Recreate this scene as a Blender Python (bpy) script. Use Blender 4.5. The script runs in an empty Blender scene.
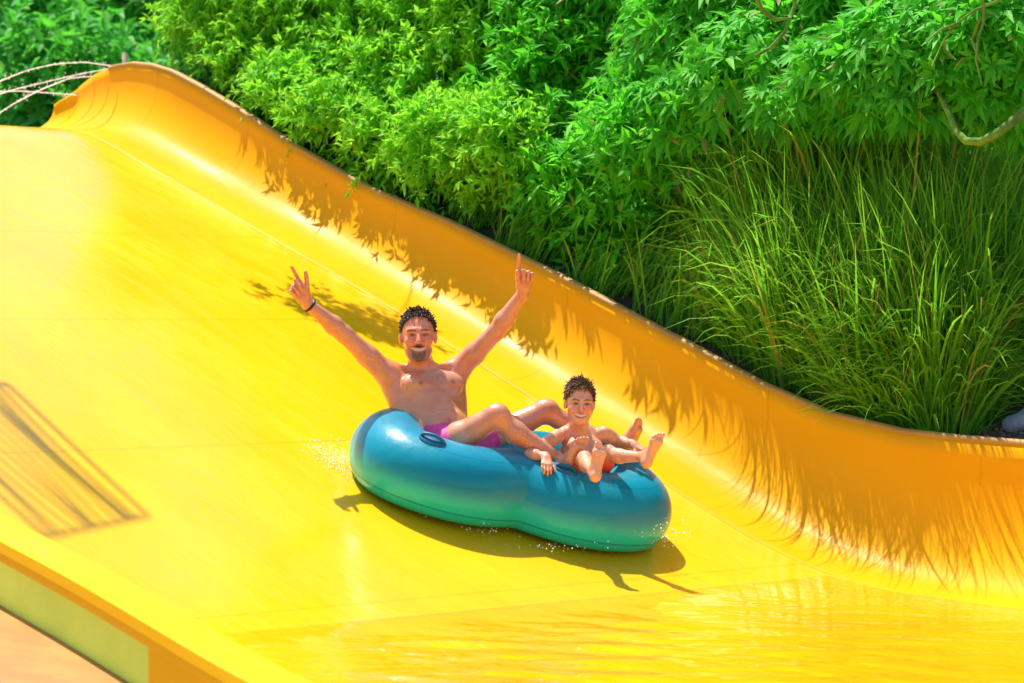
import bpy, math, random
import numpy as np
from mathutils import Vector, Matrix

rng = np.random.default_rng(7)
random.seed(7)
scene = bpy.context.scene
COL = scene.collection
F = 2940.0            # focal length in pixels of a 1024 px wide picture
YH = 325.0            # picture row of eye level
SQ = math.sqrt(0.5)

# ------------------------------------------------------------------ helpers
def V(*a):
    return np.array(a, dtype=float)

def at(x, y, Y):
    """world point at depth Y metres in front of the camera seen at picture position x, y"""
    return V((x - 512.0) / F * Y, Y, -(y - YH) / F * Y)

def unit(v):
    v = np.asarray(v, dtype=float)
    return v / (np.linalg.norm(v) + 1e-12)

def sstep(a, b, x):
    t = np.clip((np.asarray(x, dtype=float) - a) / (b - a), 0, 1)
    return t * t * (3 - 2 * t)

def tag(o, label=None, cat=None, group=None, kind=None):
    if label: o['label'] = label
    if cat: o['category'] = cat
    if group: o['group'] = group
    if kind: o['kind'] = kind
    return o

def empty(name, loc, label=None, cat=None, group=None):
    o = bpy.data.objects.new(name, None)
    COL.objects.link(o)
    o.location = Vector(loc)
    return tag(o, label, cat, group)

def mesh_obj(name, verts, faces, mats, parent=None, origin=None, smooth=True, uv=None, col=None, mat_index=None):
    """link one mesh object; verts are world coordinates, the origin becomes the object's location"""
    verts = np.asarray(verts, dtype=np.float64).reshape(-1, 3)
    if origin is None:
        origin = np.zeros(3)
    origin = np.asarray(origin, dtype=float)
    me = bpy.data.meshes.new(name)
    loc = verts - origin
    if isinstance(faces, np.ndarray) and faces.ndim == 2:
        n, k = faces.shape
        me.vertices.add(len(loc)); me.vertices.foreach_set('co', loc.astype(np.float32).ravel())
        me.loops.add(n * k); me.loops.foreach_set('vertex_index', faces.astype(np.int32).ravel())
        me.polygons.add(n); me.polygons.foreach_set('loop_start', np.arange(0, n * k, k, dtype=np.int32))
        me.update(calc_edges=True)
    else:
        me.from_pydata([tuple(v) for v in loc], [], [tuple(int(i) for i in f) for f in faces])
        me.update()
    me.validate()
    if smooth:
        me.polygons.foreach_set('use_smooth', np.ones(len(me.polygons), dtype=bool))
    if not isinstance(mats, (list, tuple)):
        mats = [mats]
    for m in mats:
        me.materials.append(m)
    if mat_index is not None:
        me.polygons.foreach_set('material_index', np.asarray(mat_index, dtype=np.int32))
    if uv is not None:
        ul = me.uv_layers.new(name='UVMap')
        li = np.empty(len(me.loops), dtype=np.int32); me.loops.foreach_get('vertex_index', li)
        ul.data.foreach_set('uv', np.asarray(uv, dtype=np.float32)[li].ravel())
    if col is not None:
        ca = me.color_attributes.new('col', 'FLOAT_COLOR', 'POINT')
        c4 = np.ones((len(verts), 4), dtype=np.float32); c4[:, :3] = col
        ca.data.foreach_set('color', c4.ravel())
    o = bpy.data.objects.new(name, me)
    COL.objects.link(o)
    if parent is not None:
        o.parent = parent
        po = V(*parent.location)
        p = parent.parent
        while p is not None:
            po = po + V(*p.location); p = p.parent
        o.location = Vector(origin - po)
    else:
        o.location = Vector(origin)
    return o

def grid_faces(nu, nv, closed_v=False):
    i = np.arange(nu - 1)[:, None]
    j = np.arange(nv if closed_v else nv - 1)[None, :]
    j2 = (j + 1) % nv
    return np.stack([i * nv + j, (i + 1) * nv + j, (i + 1) * nv + j2, i * nv + j2], -1).reshape(-1, 4)

def tube(points, radii, sides=8, caps=True):
    """verts, faces of a tube along points"""
    P = np.asarray(points, dtype=float); n = len(P)
    R = np.broadcast_to(np.asarray(radii, dtype=float), (n,))
    T = np.gradient(P, axis=0)
    T /= np.linalg.norm(T, axis=1)[:, None] + 1e-12
    ref = V(0, 0, 1) if abs(T[0][2]) < .9 else V(1, 0, 0)
    a = unit(np.cross(T[0], ref)); A = [a]
    for k in range(1, n):
        a = A[-1] - T[k] * np.dot(A[-1], T[k]); A.append(unit(a))
    A = np.array(A); B = np.cross(T, A)
    th = np.arange(sides) / sides * 2 * math.pi
    vs = P[:, None, :] + R[:, None, None] * (np.cos(th)[None, :, None] * A[:, None, :] + np.sin(th)[None, :, None] * B[:, None, :])
    f = [tuple(q) for q in grid_faces(n, sides, True)]
    if caps:
        f.append(tuple(range(sides))[::-1]); f.append(tuple((n - 1) * sides + i for i in range(sides)))
    return vs.reshape(-1, 3), f

class MB:
    """collects verts and faces of one mesh"""
    def __init__(s): s.v = []; s.f = []; s.n = 0
    def add(s, v, f):
        v = np.asarray(v, dtype=float).reshape(-1, 3)
        s.v.append(v); s.f += [tuple(int(i) + s.n for i in q) for q in f]; s.n += len(v)
    def tube(s, *a, **k): s.add(*tube(*a, **k))
    def blob(s, c, r, seg=6, rings=4):
        vs = [V(0, 0, 1)]; f = []
        for i in range(1, rings):
            ph = math.pi * i / rings
            for j in range(seg):
                t = 2 * math.pi * j / seg
                vs.append(V(math.sin(ph) * math.cos(t), math.sin(ph) * math.sin(t), math.cos(ph)))
        vs.append(V(0, 0, -1))
        for j in range(seg): f.append((0, 1 + j, 1 + (j + 1) % seg))
        for i in range(rings - 2):
            for j in range(seg):
                a = 1 + i * seg + j; b = 1 + i * seg + (j + 1) % seg
                f.append((a, a + seg, b + seg, b))
        e = len(vs) - 1; q = 1 + (rings - 2) * seg
        for j in range(seg): f.append((q + (j + 1) % seg, q + j, e))
        s.add(np.array(vs) * np.asarray(r) + np.asarray(c), f)
    def build(s, name, mats, parent=None, origin=None, **k):
        return mesh_obj(name, np.concatenate(s.v), s.f, mats, parent, origin, **k)

# ------------------------------------------------------------------ materials
def new_mat(name):
    m = bpy.data.materials.new(name); m.use_nodes = True
    nt = m.node_tree; nt.nodes.clear()
    return m, nt

def nd(nt, t, **k):
    n = nt.nodes.new(t)
    for a, v in k.items():
        setattr(n, a, v)
    return n

def mixc(nt, fac, a, b, blend='MIX'):
    n = nd(nt, 'ShaderNodeMix', data_type='RGBA', blend_type=blend)
    for i, v in ((0, fac), (6, a), (7, b)):
        if hasattr(v, 'links'): nt.links.new(v, n.inputs[i])
        elif i == 0: n.inputs[0].default_value = v
        else: n.inputs[i].default_value = (*v, 1) if len(v) == 3 else v
    return n.outputs[2]

def noise(nt, vec, scale, detail=4, rough=.55):
    n = nd(nt, 'ShaderNodeTexNoise'); n.inputs['Scale'].default_value = scale
    n.inputs['Detail'].default_value = detail; n.inputs['Roughness'].default_value = rough
    if vec is not None: nt.links.new(vec, n.inputs['Vector'])
    return n.outputs['Fac']

def ramp(nt, fac, a, b, va=0., vb=1.):
    n = nd(nt, 'ShaderNodeMapRange'); n.interpolation_type = 'SMOOTHSTEP'
    nt.links.new(fac, n.inputs[0])
    for i, v in zip((1, 2, 3, 4), (a, b, va, vb)): n.inputs[i].default_value = v
    return n.outputs[0]

def mapping(nt, vec, scale=(1, 1, 1)):
    n = nd(nt, 'ShaderNodeMapping'); nt.links.new(vec, n.inputs[0]); n.inputs['Scale'].default_value = scale
    return n.outputs[0]

def math2(nt, op, a, b):
    n = nd(nt, 'ShaderNodeMath', operation=op)
    for i, v in ((0, a), (1, b)):
        if hasattr(v, 'links'): nt.links.new(v, n.inputs[i])
        else: n.inputs[i].default_value = v
    return n.outputs[0]

def bump(nt, h, strength, dist):
    n = nd(nt, 'ShaderNodeBump'); n.inputs['Strength'].default_value = strength; n.inputs['Distance'].default_value = dist
    nt.links.new(h, n.inputs['Height'])
    return n.outputs[0]

def principled(nt, base=None, rough=.5, **k):
    p = nd(nt, 'ShaderNodeBsdfPrincipled'); o = nd(nt, 'ShaderNodeOutputMaterial')
    nt.links.new(p.outputs[0], o.inputs[0])
    def put(key, v):
        if hasattr(v, 'links'): nt.links.new(v, p.inputs[key])
        else: p.inputs[key].default_value = (*v, 1) if isinstance(v, tuple) and len(v) == 3 and key != 'Subsurface Radius' else v
    if base is not None: put('Base Color', base)
    put('Roughness', rough)
    for key, v in k.items(): put(key.replace('_', ' '), v)
    return p

def simple(name, base, rough=.5, var=.15, scale=8., bmp=0., **k):
    m, nt = new_mat(name)
    tc = nd(nt, 'ShaderNodeTexCoord').outputs['Object']
    nz = noise(nt, tc, scale)
    c = mixc(nt, ramp(nt, nz, .3, .7), tuple(x * (1 - var) for x in base), tuple(min(1, x * (1 + var)) for x in base))
    p = principled(nt, c, rough, **k)
    if bmp: nt.links.new(bump(nt, noise(nt, tc, scale * 4), bmp, .01), p.inputs['Normal'])
    return m

def slide_material(name, base, base2, wet, seam_at, streak=True):
    """glossy yellow gelcoat; UV = metres along and across the slide"""
    m, nt = new_mat(name)
    uv = nd(nt, 'ShaderNodeUVMap').outputs[0]
    sep = nd(nt, 'ShaderNodeSeparateXYZ'); nt.links.new(uv, sep.inputs[0])
    big = noise(nt, mapping(nt, uv, (.55, 1.1, 1)), 1.3, 4)
    c = mixc(nt, ramp(nt, big, .3, .72), base, base2)
    strk = noise(nt, mapping(nt, uv, (1.0, 9, 1)), 1.6, 5, .6)
    c = mixc(nt, ramp(nt, strk, .58, .8, 0, .3), c, tuple(min(1, x * 1.15 + .03) for x in base2))
    # grime specks and fine wear
    grime = noise(nt, mapping(nt, uv, (3, 3, 1)), 6, 6, .7)
    c = mixc(nt, ramp(nt, grime, .68, .82, 0, .22), c, (base[0] * .55, base[1] * .5, base[2] * .6))
    # dark joints between the moulded panels
    for s0 in seam_at:
        d = math2(nt, 'ABSOLUTE', math2(nt, 'SUBTRACT', sep.outputs[0], s0), 0)
        line = ramp(nt, d, .004, .011, (.25 if wet else .16), 0)
        c = mixc(nt, line, c, (base[0] * .5, base[1] * .42, base[2] * .5))
    if wet:   # dark joint along the foot of the tall wall
        c = mixc(nt, ramp(nt, math2(nt, 'ABSOLUTE', sep.outputs[1], 0), .006, .02, .55, 0), c, (base[0] * .55, base[1] * .45, base[2]))
    rg = ramp(nt, noise(nt, mapping(nt, uv, (1, 5, 1)), 2.2, 4), .3, .7, .14 if wet else .3, .36 if wet else .5)
    p = principled(nt, c, rg, Specular_IOR_Level=.12 if wet else .05, Coat_Weight=.38 if wet else .02, Coat_Roughness=.06 if wet else .2, Coat_IOR=1.33)
    h = noise(nt, mapping(nt, uv, (3.2, 9, 1)), 2.4, 3)
    h2 = noise(nt, uv, 42, 2)
    n1 = bump(nt, math2(nt, 'ADD', h, math2(nt, 'MULTIPLY', h2, .08)), .12 if wet else .05, .03)
    nt.links.new(n1, p.inputs['Coat Normal'])
    return m

def leaf_material(name, c1, c2, c3, rough=.42, trans=.45, dry=.02):
    """leaf colour differs from leaf to leaf (random per island) and a little through the plant"""
    m, nt = new_mat(name)
    g = nd(nt, 'ShaderNodeNewGeometry')
    r = g.outputs['Random Per Island']
    tc = nd(nt, 'ShaderNodeTexCoord').outputs['Object']
    nz = noise(nt, tc, 2.2, 3)
    c = mixc(nt, ramp(nt, r, 0, 1), c1, c2)
    c = mixc(nt, ramp(nt, nz, .45, .7, 0, .6), c, c3)
    c = mixc(nt, ramp(nt, r, 1 - dry, 1 - dry * .7), c, (.38, .30, .08))      # a few dry ones
    p = principled(nt, c, rough + .1, Specular_IOR_Level=.25)
    tr = nd(nt, 'ShaderNodeBsdfTranslucent')
    tcol = mixc(nt, .5, c, tuple(min(1., x * 1.5) for x in c2), 'MIX')
    nt.links.new(tcol, tr.inputs[0])
    mx = nd(nt, 'ShaderNodeMixShader'); mx.inputs[0].default_value = trans
    nt.links.new(p.outputs[0], mx.inputs[1]); nt.links.new(tr.outputs[0], mx.inputs[2])
    out = [n for n in nt.nodes if n.type == 'OUTPUT_MATERIAL'][0]
    nt.links.new(mx.outputs[0], out.inputs[0])
    return m

def skin_material(name):
    m, nt = new_mat(name)
    a = nd(nt, 'ShaderNodeAttribute', attribute_name='col').outputs['Color']
    tc = nd(nt, 'ShaderNodeTexCoord').outputs['Object']
    nz = noise(nt, tc, 18, 4)
    c = mixc(nt, ramp(nt, nz, .35, .7, 0, .35), a, (.9, .45, .38), 'MULTIPLY')
    p = principled(nt, c, ramp(nt, noise(nt, tc, 30, 3), .3, .7, .28, .5), Subsurface_Weight=.12, Subsurface_Radius=(.012, .005, .003), Subsurface_Scale=1.0,
                   Coat_Weight=.6, Coat_Roughness=.1)
    drops = ramp(nt, noise(nt, tc, 95, 2), .58, .68)
    nt.links.new(bump(nt, math2(nt, 'ADD', noise(nt, tc, 160, 3), math2(nt, 'MULTIPLY', drops, .9)), .16, .004), p.inputs['Normal'])
    return m

M_bed = slide_material('yellow_slide_bed', (.83, .425, .004), (.89, .485, .006), True, (-3.3, -2.1, -.75, .75, 2.2, 3.7))
M_wall = slide_material('yellow_slide_wall', (.82, .37, .003), (.86, .42, .005), False, (-5.0, -4.1, -2.75, -1.35, .1, 1.45, 2.9))
M_outer = slide_material('yellow_outer_lip', (.84, .46, .008), (.90, .54, .012), False, (-2.0, .45, 2.9))
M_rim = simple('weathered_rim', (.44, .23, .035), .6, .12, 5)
M_panel = simple('pale_lime_panel', (.68, .98, .12), .5, .1, 3)
M_pave = simple('warm_sandstone_paving', (.42, .20, .04), .7, .14, 5, .2)
M_soil = simple('dark_soil', (.055, .04, .028), .95, .5, 9, .6)
M_leafA = leaf_material('bamboo_leaf', (.12, .52, .014), (.34, .76, .04), (.16, .62, .02), .42, .5)
M_leafB = leaf_material('broad_leaf', (.06, .42, .016), (.16, .64, .035), (.08, .52, .02), .42, .5)
M_leafC = leaf_material('far_leaf', (.04, .34, .03), (.13, .55, .04), (.04, .36, .12))
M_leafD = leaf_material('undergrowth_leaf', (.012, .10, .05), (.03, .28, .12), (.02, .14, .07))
M_grass = leaf_material('grass_blade', (.08, .33, .014), (.24, .55, .035), (.13, .42, .02), .45, .42, .08)
M_bark = simple('mossy_bark', (.12, .25, .02), .85, .35, 14, .5)
M_stem = simple('green_stem', (.16, .24, .05), .7, .3, 12, .2)
M_skin = skin_material('wet_skin')
M_hair = simple('wet_dark_hair', (.045, .026, .017), .6, .4, 40)
M_hairkid = simple('wet_brown_hair', (.15, .085, .045), .6, .4, 40)
M_pink = simple('pink_fabric', (.80, .055, .26), .6, .2, 30, .2)
M_red = simple('red_fabric', (.72, .06, .03), .6, .2, 30, .2)
M_black = simple('black_rubber', (.015, .015, .018), .45, .2)
M_blue = simple('blue_vinyl', (.002, .12, .24), .5, .2, 40)
M_stone = simple('grey_stone', (.25, .28, .33), .8, .3, 10, .5)
M_wood = simple('grey_timber', (.22, .16, .1), .8, .3, 12, .3)
M_white = simple('white_plastic', (.78, .80, .80), .4, .05)

def raft_material():
    m, nt = new_mat('wet_teal_vinyl')
    tc = nd(nt, 'ShaderNodeTexCoord').outputs['Object']
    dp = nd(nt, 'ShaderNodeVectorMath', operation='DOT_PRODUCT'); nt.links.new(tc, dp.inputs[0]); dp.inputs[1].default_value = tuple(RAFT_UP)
    nz = noise(nt, tc, 3.0, 4)
    up_c = mixc(nt, ramp(nt, nz, .3, .7), (.0, .215, .325), (.002, .265, .365))       # blue towards the top
    lo_c = mixc(nt, ramp(nt, nz, .3, .7), (.012, .60, .47), (.02, .66, .52))       # turquoise towards the bottom
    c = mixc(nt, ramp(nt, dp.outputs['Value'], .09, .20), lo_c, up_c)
    uv = nd(nt, 'ShaderNodeUVMap').outputs[0]
    sep = nd(nt, 'ShaderNodeSeparateXYZ'); nt.links.new(uv, sep.inputs[0])
    for v0, st_ in ((2 * math.pi - .42, .55), (1.05, .3)):      # welded seams along the tube
        d_ = math2(nt, 'ABSOLUTE', math2(nt, 'SUBTRACT', sep.outputs[1], v0), 0)
        c = mixc(nt, ramp(nt, d_, .010, .028, st_, 0), c, (.0, .07, .10))
    pk = math2(nt, 'ABSOLUTE', math2(nt, 'SUBTRACT', sep.outputs[1], 2 * math.pi - .42), 0)
    pucker = math2(nt, 'MULTIPLY', noise(nt, mapping(nt, uv, (7, .9, 1)), 1.6, 2), ramp(nt, pk, .02, .38, 1, 0))
    p = principled(nt, c, .34, Specular_IOR_Level=.22, Coat_Weight=.28, Coat_Roughness=.1)
    h = noise(nt, tc, 9, 2); d = noise(nt, tc, 90, 2)
    dr = ramp(nt, d, .62, .72)
    nt.links.new(bump(nt, math2(nt, 'ADD', math2(nt, 'ADD', h, math2(nt, 'MULTIPLY', dr, .16)), math2(nt, 'MULTIPLY', pucker, .7)), .22, .02), p.inputs['Normal'])
    return m

def water_material():
    m, nt = new_mat('clear_shallow_water')
    tc = nd(nt, 'ShaderNodeTexCoord').outputs['Object']
    h = noise(nt, mapping(nt, tc, (1, 1, 1)), 2.2, 2, .45)
    h2 = noise(nt, mapping(nt, tc, (2.2, 2.2, 1)), 4.5, 2, .5)
    b = bump(nt, math2(nt, 'ADD', h, math2(nt, 'MULTIPLY', h2, .25)), .15, .05)
    gl = nd(nt, 'ShaderNodeBsdfGlossy'); gl.inputs['Roughness'].default_value = .03
    nt.links.new(b, gl.inputs['Normal'])
    tr = nd(nt, 'ShaderNodeBsdfTransparent'); tr.inputs[0].default_value = (.97, .99, .96, 1)
    fr = nd(nt, 'ShaderNodeFresnel'); fr.inputs[0].default_value = 1.33
    nt.links.new(b, fr.inputs['Normal'])
    mx = nd(nt, 'ShaderNodeMixShader'); nt.links.new(fr.outputs[0], mx.inputs[0])
    nt.links.new(tr.outputs[0], mx.inputs[1]); nt.links.new(gl.outputs[0], mx.inputs[2])
    o = nd(nt, 'ShaderNodeOutputMaterial'); nt.links.new(mx.outputs[0], o.inputs[0])
    return m
M_water = water_material()

def drops_material():
    m, nt = new_mat('white_water_drops')
    p = principled(nt, (.95, .97, .97), .25)
    tr = nd(nt, 'ShaderNodeBsdfTranslucent'); tr.inputs[0].default_value = (1, 1, 1, 1); mx = nd(nt, 'ShaderNodeMixShader'); mx.inputs[0].default_value = .5
    nt.links.new(p.outputs[0], mx.inputs[1]); nt.links.new(tr.outputs[0], mx.inputs[2])
    nt.links.new(mx.outputs[0], [n for n in nt.nodes if n.type == 'OUTPUT_MATERIAL'][0].inputs[0])
    return m
M_drops = drops_material()

# ------------------------------------------------------------------ slide coordinates
# s runs down the slide, t runs across it from the foot of the tall wall towards the low wall, c = -t
R0 = V(.91, 15.0)
DS = V(SQ, -SQ); DT = V(-SQ, -SQ)

def plan(s, t):
    s = np.asarray(s, dtype=float); t = np.asarray(t, dtype=float)
    return np.stack([R0[0] + DS[0] * s + DT[0] * t, R0[1] + DS[1] * s + DT[1] * t], -1)

_ss = np.linspace(-12, 14, 2601)
_slope = np.where(_ss < 0, .44 - .05 * sstep(-1.8, -2.8, -(-_ss)) * 0, 0)
_slope = .44 - .045 * sstep(1.8, 2.8, -_ss)
_slope = _slope * (1 - sstep(4.75, 5.65, -_ss))
_slope = _slope * (1 - sstep(-.05, 1.75, _ss)) + .045 * sstep(-.05, 1.75, _ss)
_z = -np.concatenate([[0], np.cumsum((_slope[1:] + _slope[:-1]) / 2 * np.diff(_ss))])
_z += -.893 - np.interp(0, _ss, _z)
def bedz(s):
    return np.interp(s, _ss, _z)

# top edge of the tall wall as picture columns and rows
_wx = np.array([-200, 40, 53, 58, 68, 80, 95, 112, 130, 150, 170, 200, 240, 300, 370, 450, 560, 650, 700, 760, 830, 900, 960, 1024, 1100, 1400])
_wy = np.array([127, 127, 125, 115, 101, 86, 74, 67, 64, 66, 72, 88, 112, 151, 190, 224, 278, 326, 352, 385, 415, 432, 439, 444, 450, 462])
WALL_W = .5
def wall_top(s):
    s = np.asarray(s, dtype=float)
    xy = plan(s, -WALL_W)
    col = 512 + F * xy[..., 0] / xy[..., 1]
    row = np.interp(col, _wx, _wy)
    return np.maximum(-(row - YH) / F * xy[..., 1], bedz(s) + .015)

SUN = unit(V(-.22, .27, .937))      # towards the sun
# ------------------------------------------------------------------ the tall wall and the bed
slide = empty('water_slide', (*plan(0, 2), float(bedz(0))), 'wide glossy yellow water slide with a tall curved side wall', 'water slide')
SO = V(*slide.location)

s_ = np.concatenate([np.linspace(-11, -6.3, 12), np.linspace(-6.2, 3, 185), np.linspace(3.1, 7, 30)])
t_ = np.concatenate([np.linspace(0, 1, 12), np.linspace(1.1, 4.6, 30)])
TT = None
def left_t(s):   # where the foot of the low wall runs
    return 4.30 + .2 * np.clip(np.asarray(s, dtype=float), 0, 4)
S, U = np.meshgrid(s_, np.linspace(0, 1, 40), indexing='ij')
T = U * (left_t(S) + .06)
xy = plan(S, T)
v = np.concatenate([xy, bedz(S)[..., None]], -1).reshape(-1, 3)
mesh_obj('slide_bed', v, grid_faces(len(s_), 40)[:, ::-1], M_bed, slide, SO, uv=np.stack([S, T], -1).reshape(-1, 2))

sw = np.concatenate([np.linspace(-6.0, -5.0, 50), np.linspace(-4.96, 3, 160), np.linspace(3.1, 7, 30)])
NV = 18
th = np.linspace(0, math.pi / 2, NV)
H = wall_top(sw) - bedz(sw)
Wd = WALL_W * np.clip(H / .3, .15, 1) ** .5
prof_c = Wd[:, None] * (np.sin(th)[None, :]) ** .78
prof_h = H[:, None] * (1 - np.clip(np.cos(th), 0, 1)[None, :] ** .86)
prof_c[:, 0] = -.05; prof_h[:, 0] = -.006
inner = np.concatenate([plan(sw[:, None] + 0 * prof_c, -prof_c), (bedz(sw)[:, None] + prof_h)[..., None]], -1)
outer_c = np.stack([Wd + .035, Wd + .035, Wd * .6 + .1, -.05 + 0 * Wd], 1)
outer_h = np.stack([H, H * .6, -.12 + 0 * H, -.12 + 0 * H], 1)
outer = np.concatenate([plan(sw[:, None] + 0 * outer_c, -outer_c), (bedz(sw)[:, None] + outer_h)[..., None]], -1)
allv = np.concatenate([inner, outer], 1)
arc = np.concatenate([np.cumsum(np.concatenate([0 * prof_c[:, :1], np.hypot(np.diff(prof_c), np.diff(prof_h))], 1), 1), 2 + np.tile(np.arange(4), (len(sw), 1))], 1)
n_all = NV + 4
fc = grid_faces(len(sw), n_all, True)
fl = [tuple(q) for q in fc] + [tuple(range(n_all)), tuple((len(sw) - 1) * n_all + i for i in range(n_all))[::-1]]
side = mesh_obj('side_wall', allv.reshape(-1, 3), fl, M_wall, slide, SO, uv=np.stack([np.repeat(sw, n_all), arc.ravel()], -1))
# rolled rim along the top, weathered on its outer face
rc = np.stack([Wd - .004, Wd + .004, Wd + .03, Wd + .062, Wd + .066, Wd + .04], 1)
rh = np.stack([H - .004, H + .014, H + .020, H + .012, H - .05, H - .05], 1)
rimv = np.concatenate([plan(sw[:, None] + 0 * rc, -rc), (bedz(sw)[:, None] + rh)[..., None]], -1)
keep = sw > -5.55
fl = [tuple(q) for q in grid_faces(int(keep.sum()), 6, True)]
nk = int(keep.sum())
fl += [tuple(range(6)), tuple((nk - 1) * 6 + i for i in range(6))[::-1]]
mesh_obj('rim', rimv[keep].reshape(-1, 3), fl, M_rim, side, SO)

# ------------------------------------------------------------------ the low wall, nearest the camera
lw_s = np.linspace(-6, 5, 111)
def low_top(s):
    """inner top edge: plan position and height"""
    s = np.asarray(s, dtype=float)
    xy = plan(s, left_t(s))
    return xy, bedz(s) + .15 + 0 * s
xyL, zL = low_top(lw_s)
# rows measured on the photograph correct the height along the visible run
colL = 512 + F * xyL[:, 0] / xyL[:, 1]
rowL = np.interp(colL, [-200, 0, 109, 170, 302, 420], [421, 516, 568, 604, 682, 752])
zfit = -(rowL - YH) / F * xyL[:, 1]
wgt = sstep(-1.2, -.4, lw_s) * (1 - sstep(2.6, 3.4, lw_s))
zL = zL * (1 - wgt) + zfit * wgt
for _ in range(40): zL[1:-1] = (zL[:-2] + 2 * zL[1:-1] + zL[2:]) / 4
zL = np.maximum(zL, bedz(lw_s) + .02)
off = np.array([-.16, -.05, -.015, 0, .015, .19, .205, .21, .208, .18, .17, .17, .0])
dz = np.array([-.9, -.10, -.02, .0, .004, -.002, -.010, -.05, -.085, -.09, -.09, -.9, -.9])
L_t = left_t(lw_s)[:, None] + off[None, :]
zz = zL[:, None] + dz[None, :]
zz[:, 0] = bedz(lw_s) - .02; zz[:, 1] = np.minimum(bedz(lw_s) + .015, zL - .03); zz[:, 12] = bedz(lw_s) - .3
zz[:, 11] = zL - .29
zz[:, 12] = np.minimum(zz[:, 11], bedz(lw_s) - .05)
low = np.concatenate([plan(lw_s[:, None] + 0 * L_t, L_t), zz[..., None]], -1)
nL = len(off)
fl = [tuple(q) for q in grid_faces(len(lw_s), nL, True)]
mi = []
for a in range(len(lw_s) - 1):
    for b in range(nL):
        mi.append(1 if b in (10,) else 0)
fl += [tuple(range(nL))[::-1], tuple((len(lw_s) - 1) * nL + i for i in range(nL))]; mi += [0, 0]
uvL = np.stack([np.repeat(lw_s, nL), np.tile(np.cumsum(np.abs(off) + .05), len(lw_s))], -1)
lowo = mesh_obj('low_wall', low.reshape(-1, 3), fl, [M_outer, M_panel], slide, SO, uv=uvL, mat_index=mi, smooth=False)
lowo['label'] = 'low yellow wall with a broad lip and lime panel'
# a rib that stiffens the low wall from outside
for sr in (1.75,):
    c0 = np.interp(sr, lw_s, zL)
    mb = MB()
    pts = []
    for (ds, o, h) in [(a, o, h) for a in (0, 1.6) for (o, h) in ((.168, -.087), (.195, -.087), (.195, -.34), (.168, -.34))]:
        s1 = sr + ds; p = plan(s1, left_t(s1) + o); pts.append(V(p[0], p[1], np.interp(s1, lw_s, zL) + h))
    mb.add(pts, [(0, 1, 2, 3), (7, 6, 5, 4), (0, 4, 5, 1), (1, 5, 6, 2), (2, 6, 7, 3), (3, 7, 4, 0)])
    mb.build('support_rib', M_outer, slide, SO, smooth=False)

# paved strip outside the low wall
ps = np.linspace(-6, 5, 45); pt = np.linspace(.12, 4.2, 8)
S, O = np.meshgrid(ps, pt, indexing='ij')
pz = np.interp(S, lw_s, zL) - .275 - .0 * O
xy = plan(S, left_t(S) + O)
tag(mesh_obj('paved_path', np.concatenate([xy, pz[..., None]], -1).reshape(-1, 3), grid_faces(45, 8)[:, ::-1], M_pave, None, V(*plan(0, 6), -1.2)), kind='structure')

# ------------------------------------------------------------------ the ground: one sheet out to the horizon
def ground_z(s, c):
    sc = np.clip(s, -5.2, 4.5)
    base = bedz(np.clip(s, -12, 6)) - .45
    top = wall_top(sc) - .07
    bank = top + .34 * np.clip(c - .64, 0, 3) * sstep(-5.0, -3.2, s) - .9 * sstep(.7, 2.5, c) * (1 - sstep(-5.2, -3.2, s)) - 1.1 * (1 - sstep(-7.2, -5.7, s)) + .06 * np.sin(3 * s + 2 * c) * sstep(.7, 1.6, c)
    z = base + (bank - base) * sstep(.58, .64, c)
    far = -1.9
    k = sstep(4.2, 6, -c)                         # under and beyond the paved path
    pathz = np.interp(np.clip(s, -6, 5), lw_s, zL) - .45
    z = z * (1 - k) + np.minimum(pathz, z) * k
    e = sstep(9, 40, np.hypot(s, c))
    return z * (1 - e) + np.where(c > 0, 1.2, far) * e * (1 - 0) if False else z * (1 - e) + (far + 1.6 * sstep(-2, 4, c)) * e
gs = np.concatenate([[-300, -150, -80, -45, -28, -20, -16], np.linspace(-13, 8, 106), [10, 13, 18, 28, 45, 80, 150, 300]])
gc = np.concatenate([[-300, -150, -80, -45, -28, -18, -12, -9], np.linspace(-7, 0, 15), [.3, .5, .58, .60, .62, .64, .66], np.linspace(.8, 8, 37), [10, 13, 18, 28, 45, 80, 150, 300]])
S, Cc = np.meshgrid(gs, gc, indexing='ij')
xy = plan(S, -Cc)
tag(mesh_obj('ground', np.concatenate([xy, ground_z(S, Cc)[..., None]], -1).reshape(-1, 3), grid_faces(len(gs), len(gc)), M_soil, None, V(0, 0, -2)), kind='structure')

def gpoint(col, cback, dz=0.):
    """ground point seen in picture column col, cback metres behind the foot of the tall wall"""
    # solve for s so that the column matches
    lo, hi = -12., 8.
    for _ in range(50):
        m = (lo + hi) / 2; p = plan(m, -cback)
        if 512 + F * p[0] / p[1] < col: lo = m
        else: hi = m
    p = plan(m, -cback)
    return V(p[0], p[1], float(ground_z(np.array(m), np.array(cback))) + dz)

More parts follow.
